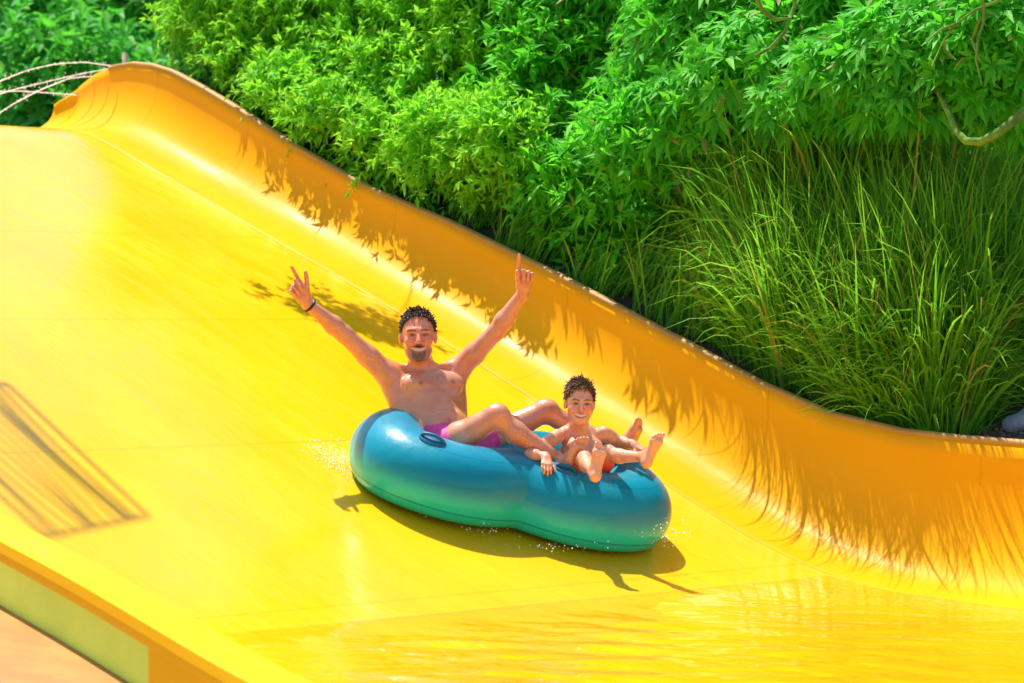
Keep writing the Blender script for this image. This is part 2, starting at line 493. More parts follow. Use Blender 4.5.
# water lying in the flat run-out
ws = np.linspace(.95, 7, 420); wu = np.linspace(0, 1, 260)
S, U = np.meshgrid(ws, wu, indexing='ij')
T = .05 + U * (left_t(S) - .1)
xy = plan(S, T)
wz = bedz(S) + .004 + .012 * sstep(.95, 1.6, S)
g = np.random.default_rng(12)
wave = 0 * S
for i in range(26):
    lam = g.uniform(.09, .42); a_ = g.uniform(-.6, .6)
    wave += lam * .0075 * np.sin(2 * math.pi / lam * (math.cos(a_) * xy[..., 1] + math.sin(a_) * xy[..., 0]) + g.uniform(0, 6.3)) / math.sqrt(26) * 2.2
patch = .35 + .65 * sstep(-.3, .6, np.sin(xy[..., 0] * 2.1 + 1.0) + np.sin(xy[..., 1] * 1.7 + xy[..., 0]))
wz = wz + wave * sstep(.95, 1.5, S) * patch
tag(mesh_obj('water', np.concatenate([xy, wz[..., None]], -1).reshape(-1, 3), grid_faces(420, 260)[:, ::-1], M_water, None, V(*plan(2, 2), -1.3)), kind='structure')

# ------------------------------------------------------------------ signed-distance modelling for bodies
class Field:
    def __init__(s): s.p = []
    def cap(s, a, b, r1, r2=None, k=.02, op='add'):
        s.p.append(('c', np.asarray(a, float), np.asarray(b, float), r1, r1 if r2 is None else r2, k, op)); return s
    def ell(s, c, axes, r, k=.02, op='add'):
        s.p.append(('e', np.asarray(c, float), np.asarray(axes, float), np.asarray(r, float), 0, k, op)); return s
    def bounds(s):
        lo = np.full(3, 1e9); hi = -lo
        for q in s.p:
            if q[6] != 'add': continue
            if q[0] == 'c':
                m = max(q[3], q[4]); pts = [(q[1], m), (q[2], m)]
            else: pts = [(q[1], q[3].max())]
            for c, m in pts: lo = np.minimum(lo, c - m); hi = np.maximum(hi, c + m)
        return lo - .03, hi + .03
    def grow(s, h, cut=None):
        lo, hi = s.bounds()
        n = np.ceil((hi - lo) / h).astype(int) + 1
        D = np.ones(n, dtype=np.float32)
        ax = [lo[i] + np.arange(n[i]) * h for i in range(3)]
        for q in s.p:
            k = q[5]; mg = k + .012
            if q[0] == 'c':
                m = max(q[3], q[4]) + mg
                a = np.minimum(q[1], q[2]) - m; b = np.maximum(q[1], q[2]) + m
            else:
                e = np.sqrt(((q[2] * q[3][:, None]) ** 2).sum(0)) + mg
                a = q[1] - e; b = q[1] + e
            i0 = np.maximum(0, np.floor((a - lo) / h).astype(int)); i1 = np.minimum(n, np.ceil((b - lo) / h).astype(int) + 1)
            if (i1 <= i0).any(): continue
            X = ax[0][i0[0]:i1[0], None, None].astype(np.float32); Y = ax[1][None, i0[1]:i1[1], None].astype(np.float32); Z = ax[2][None, None, i0[2]:i1[2]].astype(np.float32)
            if q[0] == 'c':
                A, B = q[1], q[2]; ba = B - A; l2 = max(float(ba @ ba), 1e-9)
                px, py, pz = X - A[0], Y - A[1], Z - A[2]
                hh = np.clip((px * ba[0] + py * ba[1] + pz * ba[2]) / l2, 0, 1)
                d = np.sqrt((px - hh * ba[0]) ** 2 + (py - hh * ba[1]) ** 2 + (pz - hh * ba[2]) ** 2) - (q[3] + (q[4] - q[3]) * hh)
            else:
                px, py, pz = X - q[1][0], Y - q[1][1], Z - q[1][2]
                k0 = 0; k1 = 0
                for i in range(3):
                    u = px * q[2][i][0] + py * q[2][i][1] + pz * q[2][i][2]
                    k0 = k0 + (u / q[3][i]) ** 2; k1 = k1 + (u / q[3][i] ** 2) ** 2
                k0 = np.sqrt(k0); k1 = np.sqrt(k1) + 1e-9
                d = k0 * (k0 - 1) / k1
            sl = (slice(i0[0], i1[0]), slice(i0[1], i1[1]), slice(i0[2], i1[2]))
            W = D[sl]
            if q[6] == 'add':
                t = np.clip(.5 + .5 * (W - d) / k, 0, 1)
                D[sl] = W * (1 - t) + d * t - k * t * (1 - t)
            else:
                nd_ = -d
                t = np.clip(.5 - .5 * (W - nd_) / k, 0, 1)
                D[sl] = W * (1 - t) + nd_ * t + k * t * (1 - t)
        if cut is not None:
            X = ax[0][:, None, None]; Y = ax[1][None, :, None]; Z = ax[2][None, None, :]
            for (pt, nrm) in cut:   # keep the side the normal points to
                D = np.maximum(D, -((X - pt[0]) * nrm[0] + (Y - pt[1]) * nrm[1] + (Z - pt[2]) * nrm[2]).astype(np.float32))
        return nets(D, lo, h)

def nets(D, lo, h):
    S = D < 0
    c = S[:-1, :-1, :-1].astype(np.int8)
    for i in (0, 1):
        for j in (0, 1):
            for k in (0, 1):
                if i or j or k:
                    c += S[i:S.shape[0] - 1 + i, j:S.shape[1] - 1 + j, k:S.shape[2] - 1 + k]
    act = (c > 0) & (c < 8)
    idx = np.argwhere(act)
    ids = np.full(act.shape, -1, dtype=np.int32); ids[act] = np.arange(len(idx))
    acc = np.zeros((len(idx), 3)); cnt = np.zeros(len(idx))
    I, J, K = idx.T
    cor = [(i, j, k) for i in (0, 1) for j in (0, 1) for k in (0, 1)]
    val = {q: D[I + q[0], J + q[1], K + q[2]].astype(float) for q in cor}
    for a in cor:
        for ax in range(3):
            if a[ax] == 0:
                b = list(a); b[ax] = 1; b = tuple(b)
                va, vb = val[a], val[b]
                m = (va < 0) != (vb < 0)
                t = np.where(m, va / np.where(m, va - vb, 1), 0)
                p = np.array(a, float)[None, :] + t[:, None] * (np.array(b) - np.array(a))[None, :]
                acc[m] += p[m]; cnt[m] += 1
    verts = lo + h * (idx + acc / cnt[:, None])
    faces = []
    for ax in range(3):
        sl0 = [slice(None)] * 3; sl1 = [slice(None)] * 3
        sl0[ax] = slice(0, -1); sl1[ax] = slice(1, None)
        A, B = S[tuple(sl0)], S[tuple(sl1)]
        E = np.argwhere(A != B)
        if not len(E): continue
        o1, o2 = [(1, 2), (2, 0), (0, 1)][ax]
        good = (E[:, o1] > 0) & (E[:, o2] > 0) & (E[:, o1] < act.shape[o1]) & (E[:, o2] < act.shape[o2])
        E = E[good]
        ins = S[tuple(E.T)]
        def cell(d1, d2):
            q = E.copy(); q[:, o1] -= d1; q[:, o2] -= d2
            return ids[tuple(q.T)]
        Q = np.stack([cell(1, 1), cell(0, 1), cell(0, 0), cell(1, 0)], 1)
        Q[~ins] = Q[~ins][:, ::-1]
        faces.append(Q)
    return verts, np.concatenate(faces)

def frame(y, zhint):
    """rows x, y, z with y forward and z near zhint"""
    y = unit(y); z = unit(np.asarray(zhint, float) - y * np.dot(zhint, y)); x = np.cross(y, z)
    return np.array([x, y, z])

def put_head(fd, C, R, sc, child=False):
    """C head centre, rows of R = x (to its left... picture right), y forward, z up; sc = 1 for a 235 mm head"""
    def w(x, y, z): return C + sc * (x * R[0] + y * R[1] + z * R[2])
    fd.ell(w(0, -.012, .036), R, sc * V(.074, .092, .082), .02)
    fd.ell(w(0, .022, -.022), R, sc * V(.064, .068, .085), .03)
    if child:
        for q in (-1, 1): fd.ell(w(q * .040, .050, -.040), R, sc * V(.028, .026, .026), .02)
        fd.ell(w(0, .040, -.074), R, sc * V(.040, .042, .034), .03)
        fd.ell(w(0, .070, -.096), R, sc * V(.018, .014, .015), .02)
    else:
        fd.ell(w(0, .036, -.078), R, sc * V(.048, .046, .038), .03)
        fd.ell(w(0, .072, -.100), R, sc * V(.024, .018, .018), .02)
    for q in (-1, 1):
        fd.ell(w(q * .040, .062, -.024), R, sc * V(.024, .022, .022), .02)
        fd.cap(w(q * .014, .083, .027), w(q * .046, .068, .026), sc * .007, sc * .006, .022)
        fd.ell(w(q * .079, -.006, -.004), R, sc * V(.010, .019, .032), .008)
        j = .86 if child else 1.0
        fd.cap(w(q * .046 * j, .0, -.066), w(q * .033 * j, .06, -.093), sc * .015, sc * .012, .02)
    for q in (-1, 1):
        fd.ell(w(q * .031, .098, .006), R, sc * V(.019, .018, .011), .01, 'sub')
        fd.cap(w(q * .020, .100, -.034), w(q * .036, .080, -.062), sc * .004, sc * .004, .010, 'sub')
        fd.ell(w(q * .031, .076, .005), R, sc * V(.013, .012, .0115), .004)
    fd.cap(w(0, .086, .016), w(0, .110, -.026), sc * .008, sc * .0125, .012)
    for q in (-1, 1): fd.ell(w(q * .013, .097, -.030), R, sc * V(.009, .010, .008), .006)
    fd.cap(w(-.024, .078, -.050), w(0, .093, -.055), sc * .006, sc * .006, .006)
    fd.cap(w(.024, .078, -.050), w(0, .093, -.055), sc * .006, sc * .006, .006)
    fd.cap(w(-.022, .076, -.066), w(0, .089, -.075), sc * .006, sc * .007, .006)
    fd.cap(w(.022, .076, -.066), w(0, .089, -.075), sc * .006, sc * .007, .006)

def paint_head(col, v, C, R, sc, beard, skin):
    q = (v - C) @ R.T / sc
    x, y, z = q.T; ax = np.abs(x)
    hd = (np.abs(z) < .14) & (ax < .095) & (np.abs(y) < .13)
    fr = hd & (y > .035)
    def setc(m, c, f=1.): col[m] = col[m] * (1 - f) + np.array(c) * f
    # flushed cheeks and nose
    g = np.exp(-(((ax - .038) / .026) ** 2 + ((z + .022) / .028) ** 2)) + np.exp(-((x / .016) ** 2 + ((z + .022) / .022) ** 2))
    g = np.clip(g, 0, 1) * fr
    col[:] = col * (1 - .45 * g[:, None]) + np.array([.74, .17, .10]) * (.45 * g[:, None])
    dark = (.025, .014, .010)
    hl = hair_line(x, y, z, .054 if beard else .030)
    on = (np.abs(x) < .1) & (np.abs(y) < .14) & (np.abs(z) < .15) & (hl > 0)
    setc(on, (.03, .018, .012) if beard else (.07, .04, .025), .9)
    setc(fr & ((((ax - .032) / .023) ** 2 + ((z - .027 + 5 * (ax - .032) ** 2) / .0055) ** 2) < 1), dark if beard else (.10, .05, .03), .85)
    setc(fr & ((((ax - .031) / .017) ** 2 + ((z - .006) / .0085) ** 2) < 1), (.10, .045, .035), .75)
    setc(fr & ((((ax - .031) / .0120) ** 2 + ((z - .003) / .0030) ** 2) < 1), (.24, .17, .14))  # eye whites coloured dark to stand in for the brow's shadow
    setc(fr & ((((ax - .031) / .0062) ** 2 + ((z - .003) / .0044) ** 2) < 1), (.015, .01, .008))
    zc = -.064 + 10 * ax ** 2
    if beard:
        # short goatee joined to the moustache, stubble along the jaw
        e = np.sqrt((ax / .034) ** 2 + ((z + .088) / .034) ** 2)
        e = np.sqrt((ax / .037) ** 2 + ((z + .080) / .043) ** 2)
        gz = (1 - sstep(.72, 1.05, e)) * fr * (y > .05)
        mo = (1 - sstep(.6, 1.1, np.sqrt((ax / .034) ** 2 + ((z + .047 + 4 * ax ** 2) / .009) ** 2))) * fr
        gz = np.maximum(gz, mo)
        fl_ = fr * .22
        col[:] = col * (1 - fl_[:, None]) + np.array([.70, .17, .09]) * fl_[:, None]
        nzz = gz * (.74 + .24 * np.random.default_rng(8).random(len(v)))
        col[:] = col * (1 - nzz[:, None]) + np.array([.045, .024, .017]) * nzz[:, None]
        st = sstep(-.035, -.06, z) * sstep(-.118, -.105, z) * sstep(.0, .02, y) * hd * .42
        col[:] = col * (1 - st[:, None]) + np.array([.13, .06, .042]) * st[:, None]
    wl = .035 if beard else .036
    setc(fr & (ax < wl + .006) & (np.abs(z - zc) < .0125 * np.sqrt(np.clip(1 - (ax / (wl + .006)) ** 2, 0, 1)) + .001), (.45, .10, .085), .8)
    th_ = (.0066 if beard else .0095)
    setc(fr & (ax < wl) & (np.abs(z - zc - .001) < th_ * np.sqrt(np.clip(1 - (ax / wl) ** 2, 0, 1))), (.66, .60, .52))
    if not beard:
        setc(fr & (ax < wl * .8) & (z - zc < -.0035) & (z - zc > -.0075), (.20, .03, .025))
    setc(fr & (((ax - .008) / .006) ** 2 + ((z + .038) / .004) ** 2 < 1), (.12, .04, .03), .7)
    return col

def put_hand(fd, W, d, n, sc, thumb_side, curls, thumb_dir=(.75, .6, .25), spread=.06):
    """W wrist, d finger direction, n direction the palm faces, thumb_side +1/-1 along l; curls: per-finger (mcp, pip, dip) in degrees"""
    d = unit(d); n = unit(np.asarray(n, float) - d * np.dot(n, d)); l = np.cross(d, n) * thumb_side
    def w(a, b, c): return W + sc * (a * l + b * d + c * n)
    base = [(.030, .090), (.010, .096), (-.011, .092), (-.030, .082)]
    segs = [(.043, .027, .021), (.047, .031, .022), (.043, .028, .021), (.034, .020, .018)]
    tips = []
    fd.cap(w(0, -.02, 0), w(0, .02, 0), sc * .027, sc * .026, .015)
    for (a, b) in base:
        fd.cap(w(a * .55, .015, 0), w(a, b, 0), sc * .0165, sc * .0125, .012)
    fd.cap(w(.022, .02, .008), w(.026, .06, .010), sc * .016, sc * .012, .012)
    for i, ((a, b), sg, cu) in enumerate(zip(base, segs, curls)):
        p = w(a, b, 0); ang = 0; r = (.0102, .0104, .0100, .0090)[i]
        sp = (1.2, .3, -.5, -1.4)[i] * spread
        for j in range(3):
            ang += math.radians(cu[j])
            dd = unit(math.cos(ang) * (d + sp * l) + math.sin(ang) * n)
            p2 = p + sc * sg[j] * dd
            fd.cap(p, p2, sc * r, sc * r * .9, .004)
            p = p2; r *= .9
        tips.append(p)
    p = w(.026, .028, .006); td = unit(thumb_dir[0] * l + thumb_dir[1] * d + thumb_dir[2] * n)
    r = .0135
    for j, L in enumerate((.042, .034, .028)):
        p2 = p + sc * L * td
        fd.cap(p, p2, sc * r, sc * r * .88, .008 if j == 0 else .004)
        p = p2; r *= .88
        td = unit(td + .18 * d)
    return tips

def put_foot(fd, ankle, toe_dir, sole_n, sc, big_side):
    """ankle joint, heel-to-toe direction, direction the sole faces; big_side +1/-1: side of the big toe along l"""
    d = unit(toe_dir); n = unit(np.asarray(sole_n, float) - d * np.dot(sole_n, d)); l = np.cross(d, n) * big_side
    def w(a, b, c): return ankle + sc * (a * l + b * d + c * n)
    fd.ell(w(0, -.035, .045), np.array([l, d, n]), sc * V(.032, .034, .034), .02)
    fd.cap(ankle, w(0, -.02, .04), sc * .038, sc * .033, .02)
    fd.cap(ankle, w(.008, .10, .048), sc * .036, sc * .026, .02)
    fd.cap(w(.0, -.03, .05), w(-.022, .115, .060), sc * .026, sc * .020, .02)
    fd.cap(w(.012, .03, .040), w(.026, .125, .056), sc * .026, sc * .023, .02)
    fd.cap(w(-.02, .125, .058), w(.022, .13, .055), sc * .019, sc * .022, .015)
    for a, b, L, r in ((.031, .145, .050, .0135), (.010, .15, .040, .0098), (-.006, .145, .036, .0092), (-.021, .138, .031, .0088), (-.034, .126, .026, .0085)):
        fd.cap(w(a, b - .01, .055), w(a * 1.06, b + L * .8, .058), sc * r, sc * r * .95, .005)

def put_arm(fd, sh, el, wr, r, k=.02):
    """shoulder, elbow, wrist; r scales a man's arm"""
    m = sh + .45 * (el - sh)
    fd.cap(sh, m, r * .056, r * .052, k); fd.cap(m, el, r * .050, r * .040, k)
    f1 = el + .3 * (wr - el)
    fd.cap(el, f1, r * .041, r * .044, k); fd.cap(f1, wr, r * .043, r * .027, k)

def put_leg(fd, hip, kn, an, r, back, k=.025):
    """back: direction in which the calf bulges"""
    m = hip + .45 * (kn - hip)
    fd.cap(hip, m, r * .092, r * .082, k); fd.cap(m, kn, r * .080, r * .056, k)
    fd.cap(kn, kn + .02 * unit(kn - hip), r * .055, r * .050, k)
    c = kn + .32 * (an - kn) + r * .014 * unit(back)
    fd.cap(kn, c, r * .052, r * .056, k); fd.cap(c, an, r * .055, r * .034, k)

def skin_base(v, skin):
    return np.tile(np.array(skin, dtype=float), (len(v), 1))

def hair_line(x, y, z, low=.052):
    """positive where hair grows, in head coordinates"""
    fx = np.abs(x)
    front = z - (low - .10 * np.clip(fx - .03, 0, 1)) - .75 * (y - .062)
    return np.minimum(front, z - (-.035 + 1.5 * np.clip(y + .032, 0, 1))) + .004 * np.sin(x * 330) * np.sin(z * 290 + y * 210)

def hair_mesh(C, R, sc, n_tuft, length, lift, seed, comb, r0=.0044, low=.052, wild=.26):
    """a thin cap over the skull with wet locks rooted in it, one mesh"""
    mb = MB()
    def w(q): return C + sc * (q[..., 0:1] * R[0] + q[..., 1:2] * R[1] + q[..., 2:3] * R[2])
    g = np.random.default_rng(seed)
    cen = V(0, -.012, .036); rad = V(.0755, .0935, .0835)
    k = 0
    while k < n_tuft:
        d = g.normal(size=3); d /= np.linalg.norm(d)
        q = cen + rad * d
        if hair_line(*q, low) < .001: continue
        k += 1
        out = unit(d / rad); up = max(0., out[2])
        cdir = V(*comb) - out * np.dot(comb, out)
        dirn = unit(out * (.22 + lift * up ** 2) + cdir * .8 + wild * g.normal(size=3) - V(0, 0, .35) * (1 - up))
        L = length * g.uniform(.6, 1.3) * (.55 + .6 * up)
        bend = g.normal(size=3) * .5 + V(0, 0, -.25)
        pts = np.array([q - .004 * out, q + dirn * L * .35 + out * .003, q + dirn * L * .7 + bend * L * .12, q + dirn * L + bend * L * .35])
        mb.tube(w(pts), [sc * r0, sc * r0 * .95, sc * r0 * .65, sc * .0006], sides=5, caps=False)
    return mb

# ------------------------------------------------------------------ the raft
RC_s, RC_t = -.035, 1.31
al, be = .5, .866
sl_ang = math.atan(.44)
dsv = V(math.cos(sl_ang) * SQ, -math.cos(sl_ang) * SQ, -math.sin(sl_ang)); rtv = V(SQ, SQ, 0)
E1 = unit(al * dsv + be * rtv); E3 = unit(np.cross(dsv, np.cross(V(0, 0, 1), dsv)));
E3 = unit(V(math.sin(sl_ang) * SQ, -math.sin(sl_ang) * SQ, math.cos(sl_ang)))
E2 = unit(np.cross(E3, E1))         # away from the camera
_a = math.radians(4.5)              # the near side rides up on the water
E2, E3 = unit(math.cos(_a) * E2 - math.sin(_a) * E3), unit(math.cos(_a) * E3 + math.sin(_a) * E2)
RB = V(*plan(RC_s, RC_t), float(bedz(RC_s)) - .006)
TR = .2
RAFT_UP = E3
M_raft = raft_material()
def RP(a, b, c):
    return RB + a * E1 + b * E2 + c * E3
raft = empty('inflatable_raft', RB, 'glossy teal two-seat inflatable raft gliding down the yellow slide', 'raft')
# outer tube: a ring pinched at the waist
nu, nvv = 180, 72
ph = np.linspace(0, 2 * math.pi, nu, endpoint=False)
HL, HW = .600, .312
cx = HL * np.cos(ph)
wid = HW * (1 - .46 * np.exp(-((cx + .03) / .20) ** 2))
cy = np.sign(np.sin(ph)) * np.abs(np.sin(ph)) ** .72 * wid
ring = np.stack([cx, cy], 1)
for _ in range(6): ring = (np.roll(ring, 1, 0) + 2 * ring + np.roll(ring, -1, 0)) / 4
tan = np.roll(ring, -1, 0) - np.roll(ring, 1, 0); tan /= np.linalg.norm(tan, axis=1)[:, None]
nor = np.stack([tan[:, 1], -tan[:, 0]], 1)
tv = np.linspace(0, 2 * math.pi, nvv, endpoint=False)
# the vinyl is a little flattened underneath and creased along a welded seam
crs, crz = np.cos(tv), np.sin(tv)
rr = TR * (1 - .02 * np.exp(-((tv - (2 * math.pi - .42)) / .10) ** 2) + .03 * np.exp(-((tv - (2 * math.pi - .42)) / .035) ** 2))
zz_ = np.where(crz < -.4, -.4 - .34 * np.tanh((-crz - .4) / .34 * 1.15), crz)   # pressed flat where it rests
ra = RP(0, 0, 0)[None, None, :] + (ring[:, 0, None] + nor[:, 0, None] * (rr * crs)[None, :])[..., None] * E1 \
    + (ring[:, 1, None] + nor[:, 1, None] * (rr * crs)[None, :])[..., None] * E2 + (TR * .72 + (rr * zz_)[None, :] + 0 * ring[:, :1])[..., None] * E3
fcs = []
for i in range(nu):
    for j in range(nvv):
        a, b = i * nvv + j, i * nvv + (j + 1) % nvv
        c, d = ((i + 1) % nu) * nvv + (j + 1) % nvv, ((i + 1) % nu) * nvv + j
        fcs.append((a, d, c, b))
ruv = np.stack([np.repeat(np.arange(nu) / nu * 20, nvv), np.tile(tv, nu)], -1)
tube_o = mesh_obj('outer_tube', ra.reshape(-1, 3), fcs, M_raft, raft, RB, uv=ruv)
mb = MB()
pts = [RP(.0, y, .17) for y in np.linspace(-.2, .2, 9)]
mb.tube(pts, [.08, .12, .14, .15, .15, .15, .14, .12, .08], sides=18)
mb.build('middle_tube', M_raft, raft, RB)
mb = MB()
fl = [(.60 * math.cos(a), .17 * math.sin(a)) for a in np.linspace(0, 2 * math.pi, 40, endpoint=False)]
mb.add([RP(a, b, .05) for a, b in fl] + [RP(a, b, .015) for a, b in fl], [tuple(range(40)), tuple(range(79, 39, -1))] + [(i, 40 + i, 40 + (i + 1) % 40, (i + 1) % 40) for i in range(40)])
mb.build('floor_sheet', M_blue, raft, RB, smooth=False)

def raft_point(px, py, lift=0.):
    """point on the raft's tube seen at picture position px, py (for fixing handles to it)"""
    d = unit(at(px, py, 1.0))
    P = ra.reshape(-1, 3)
    dist = np.linalg.norm(np.cross(P, d), axis=1)
    near = np.argsort(dist)[:12]
    k = near[np.argmin(P[near] @ d)]
    i, j = divmod(k, nvv)
    cen = RP(ring[i, 0], ring[i, 1], TR * .72)
    n = unit(P[k] - cen)
    tg = tan[i, 0] * E1 + tan[i, 1] * E2
    return P[k] + lift * n, n, unit(tg)

def handle(px, py, L=.13, Wd_=.055, arch=.035):
    p, n, tg = raft_point(px, py)
    l = unit(np.cross(n, tg))
    mb = MB()
    # welded oval patch that follows the tube
    nn = 24
    top_ = []; 
    for q in range(nn):
        a = 2 * math.pi * q / nn
        u, w_ = L * .62 * math.cos(a), Wd_ * math.sin(a)
        drop = w_ * w_ / (2 * TR)
        top_.append(p + tg * u + l * w_ + n * (.006 - drop))
    low_ = [x - n * .012 for x in top_]
    mb.add(top_ + low_ + [p + n * .007], [(i, (i + 1) % nn, 2 * nn) for i in range(nn)] + [(i, nn + i, nn + (i + 1) % nn, (i + 1) % nn) for i in range(nn)])
    h = mb.build('handle', M_blue, raft, RB)
    mb = MB()
    pts = [p + tg * L * .5 * math.cos(a) + n * (.006 + arch * math.sin(a)) for a in np.linspace(0, math.pi, 13)]
    mb.tube(pts, .0085, sides=8)
    mb.build('grip', M_blue, h, RB)
    return h
handle(432, 440, .11, .04, .022); handle(641, 443, .12, .045, .05); handle(566, 468, .09, .035, .015)
# valve
p, n, tg = raft_point(640, 505)

# ------------------------------------------------------------------ the man
SK = (.72, .30, .15)
SKK = (.78, .38, .20)
def man():
    fd = Field()
    PEL = at(446, 458, 13.97)
    RSH = at(387, 374, 14.08); LSH = at(457, 371, 14.26)
    mid = (RSH + LSH) / 2
    u = unit(mid - PEL); l = unit((LSH - RSH) - u * np.dot(LSH - RSH, u)); f = np.cross(l, u)
    TL = np.linalg.norm(mid - PEL)
    AX = np.array([l, f, u])
    def w(a, b, c): return PEL + a * l + b * f + c * u
    fd.ell(w(0, -.01, .03), AX, V(.165, .115, .12), .04)
    fd.ell(w(0, .01, .16), AX, V(.148, .105, .14), .04)
    fd.ell(w(0, .05, .13), AX, V(.115, .075, .11), .04)
    fd.ell(w(0, -.005, .33), AX, V(.168, .112, .165), .05)
    for q in (-1, 1):
        fd.ell(w(q * .078, .078, .365), AX, V(.082, .036, .058), .03)
        fd.cap(w(q * .05, -.02, .46), w(q * .15, -.01, .47), .05, .045, .04)
        fd.cap(w(q * .13, -.03, .18), w(q * .16, -.02, .40), .045, .06, .05)
    fd.ell(RSH + .01 * f, AX, V(.062, .058, .06), .04); fd.ell(LSH + .01 * f, AX, V(.062, .058, .06), .04)
    fd.cap(w(0, .124, .43), w(0, .116, .25), .012, .010, .025, 'sub')
    for q in (-1, 1):
        fd.cap(w(q * .02, .128, .312), w(q * .14, .10, .325), .012, .012, .022, 'sub')
        fd.cap(w(q * .025, .080, .455), w(q * .15, .035, .485), .010, .010, .02)
    fd.cap(w(-.11, .110, .085), w(.11, .110, .085), .012, .012, .02, 'sub')
    fd.cap(w(-.10, .118, .215), w(.10, .118, .215), .010, .010, .025, 'sub')
    HC = at(418, 336.5, 14.08)
    NB = w(0, 0, TL + .02)
    HR = frame(unit(V(.06, -1, .02)), unit(V(-.02, 0, 1)))
    HR[0] = np.cross(HR[1], HR[2])
    hs = 1.05
    fd.cap(NB - .05 * u, HC - .06 * HR[2] - .015 * HR[1], .068, .054, .03)
    put_head(fd, HC, HR, hs)
    # arms raised in a V
    REL, RWR = at(344, 334, 13.96), at(308, 304, 13.87)
    LEL, LWR = at(496, 332, 14.16), at(522, 294, 14.10)
    put_arm(fd, RSH, REL, RWR, 1.0); put_arm(fd, LSH, LEL, LWR, 1.0)
    open_ = (4, 5, 4); fist = (72, 88, 50)
    hand_n = V(.1, -1, .15)
    put_hand(fd, at(305.5, 301, 13.86), unit(at(286, 274, 13.80) - at(305, 301, 13.86)), hand_n, 1.0, -1 if np.dot(np.cross(unit(V(-20, 0, 28)), hand_n), V(1, 0, 0)) < 0 else 1,
             [open_, (58, 80, 40), (68, 86, 45), (70, 85, 45)], (.55, .85, .1))
    put_hand(fd, at(523.5, 291, 14.09), unit(at(526, 262, 14.05) - at(523.5, 291, 14.09)), hand_n, 1.0, 1 if np.dot(np.cross(unit(V(2, 0, 29)), hand_n), V(-1, 0, 0)) > 0 else -1,
             [open_, fist, fist, (66, 85, 50)], (.2, .75, .62))
    # legs over the waist of the raft, feet either side of the boy
    RH, RK, RA = at(430, 456, 13.92), at(496, 416, 13.83), at(560, 460, 13.90)
    LH, LK, LA = at(464, 452, 14.10), at(545, 411, 14.16), at(619, 446, 14.28)
    put_leg(fd, RH, RK, RA, .92, V(-.3, 0, -.6)); put_leg(fd, LH, LK, LA, .92, V(-.3, 0, -.6))
    put_foot(fd, RA + V(.01, -.03, -.02), at(580, 443, 13.83) - at(568, 467, 13.83), V(.45, -.75, -.2), .88, 1 if np.dot(np.cross(V(.3, 0, 1), V(.45, -.75, -.2)), V(1, 0, 0)) > 0 else -1)
    put_foot(fd, LA + V(.0, 0, 0), at(634, 414, 14.22) - at(622, 446, 14.27), V(.85, -.42, -.3), .95, -1)
    v, fc = fd.grow(.0036)
    col = skin_base(v, SK)
    # local colour of the skin: tanned arms and face, redder hands, soles and knees
    q = (v - PEL) @ AX.T
    for s_n in (-1, 1):
        m = np.exp(-(((q[:, 0] - s_n * .085) / .011) ** 2 + ((q[:, 2] - .35) / .011) ** 2)) * (q[:, 1] > .05)
        col = col * (1 - .75 * m[:, None]) + np.array([.30, .09, .06]) * (.75 * m[:, None])
    ch = np.clip(np.exp(-((q[:, 0] / .085) ** 2 + ((q[:, 2] - .37) / .08) ** 2)) * (q[:, 1] > .04), 0, 1)
    spk = np.random.default_rng(4).random(len(v)) ** 1.5
    col = col * (1 - .5 * (ch * spk)[:, None]) + np.array([.14, .07, .045]) * (.5 * (ch * spk)[:, None])
    m = (np.exp(-(((q[:, 0]) / .007) ** 2 + ((q[:, 2] - .135) / .01) ** 2)) * (q[:, 1] > .05))
    col = col * (1 - .7 * m[:, None]) + np.array([.2, .07, .05]) * (.7 * m[:, None])
    for (P, r) in ((RK, .07), (LK, .07)):
        m = np.exp(-(np.linalg.norm(v - P, axis=1) / r) ** 2) * .3
        col = col * (1 - m[:, None]) + np.array([.55, .18, .12]) * m[:, None]
    hairy = np.zeros(len(v))
    for a, b in ((RK, RA), (LK, LA)):
        t = ((v - a) @ (b - a)) / np.dot(b - a, b - a)
        dd = np.linalg.norm(v - a - np.clip(t, 0, 1)[:, None] * (b - a), axis=1)
        hairy = np.maximum(hairy, (dd < .075) * sstep(.1, .3, t) * (1 - sstep(.8, .98, t)))
    hn = (np.random.default_rng(6).random(len(v)) > .62) * hairy * .4
    col = col * (1 - hn[:, None]) + np.array([.2, .1, .07]) * hn[:, None]
    col = paint_head(col, v, HC, HR, hs, True, SK)
    body = mesh_obj('person', v, fc, M_skin, None, PEL, col=col)
    tag(body, 'bare-chested man with dark hair and goatee throwing both arms up in the raft', 'person')
    hm = hair_mesh(HC, HR, hs, 1500, .022, .40, 3, (.5, .55, .15), .0044, .054, .30)
    hm.build('hair', M_hair, body, PEL)
    # swim shorts
    sf = Field()
    sf.ell(w(0, -.01, .02), AX, V(.174, .126, .135), .03); sf.ell(w(0, .03, .10), AX, V(.15, .10, .10), .03)
    for hp, kn in ((RH, RK), (LH, LK)):
        m = hp + .30 * (kn - hp)
        sf.cap(hp, m, .094, .0905, .03)
    sv, sfc = sf.grow(.005, cut=[(w(0, 0, .15), -u)])
    mesh_obj('swim_shorts', sv, sfc, M_pink, body, PEL)
    # wristband
    a = unit(RWR - REL); p0 = RWR - .012 * a
    e1 = unit(np.cross(a, V(0, 1, 0))); e2 = np.cross(a, e1)
    mb = MB()
    rng_ = np.linspace(0, 2 * math.pi, 25)
    mb.tube([p0 + .030 * (math.cos(t) * e1 + math.sin(t) * e2) for t in rng_], .0075, sides=8, caps=False)
    mb.build('wristband', M_black, body, PEL)
    return body
man()

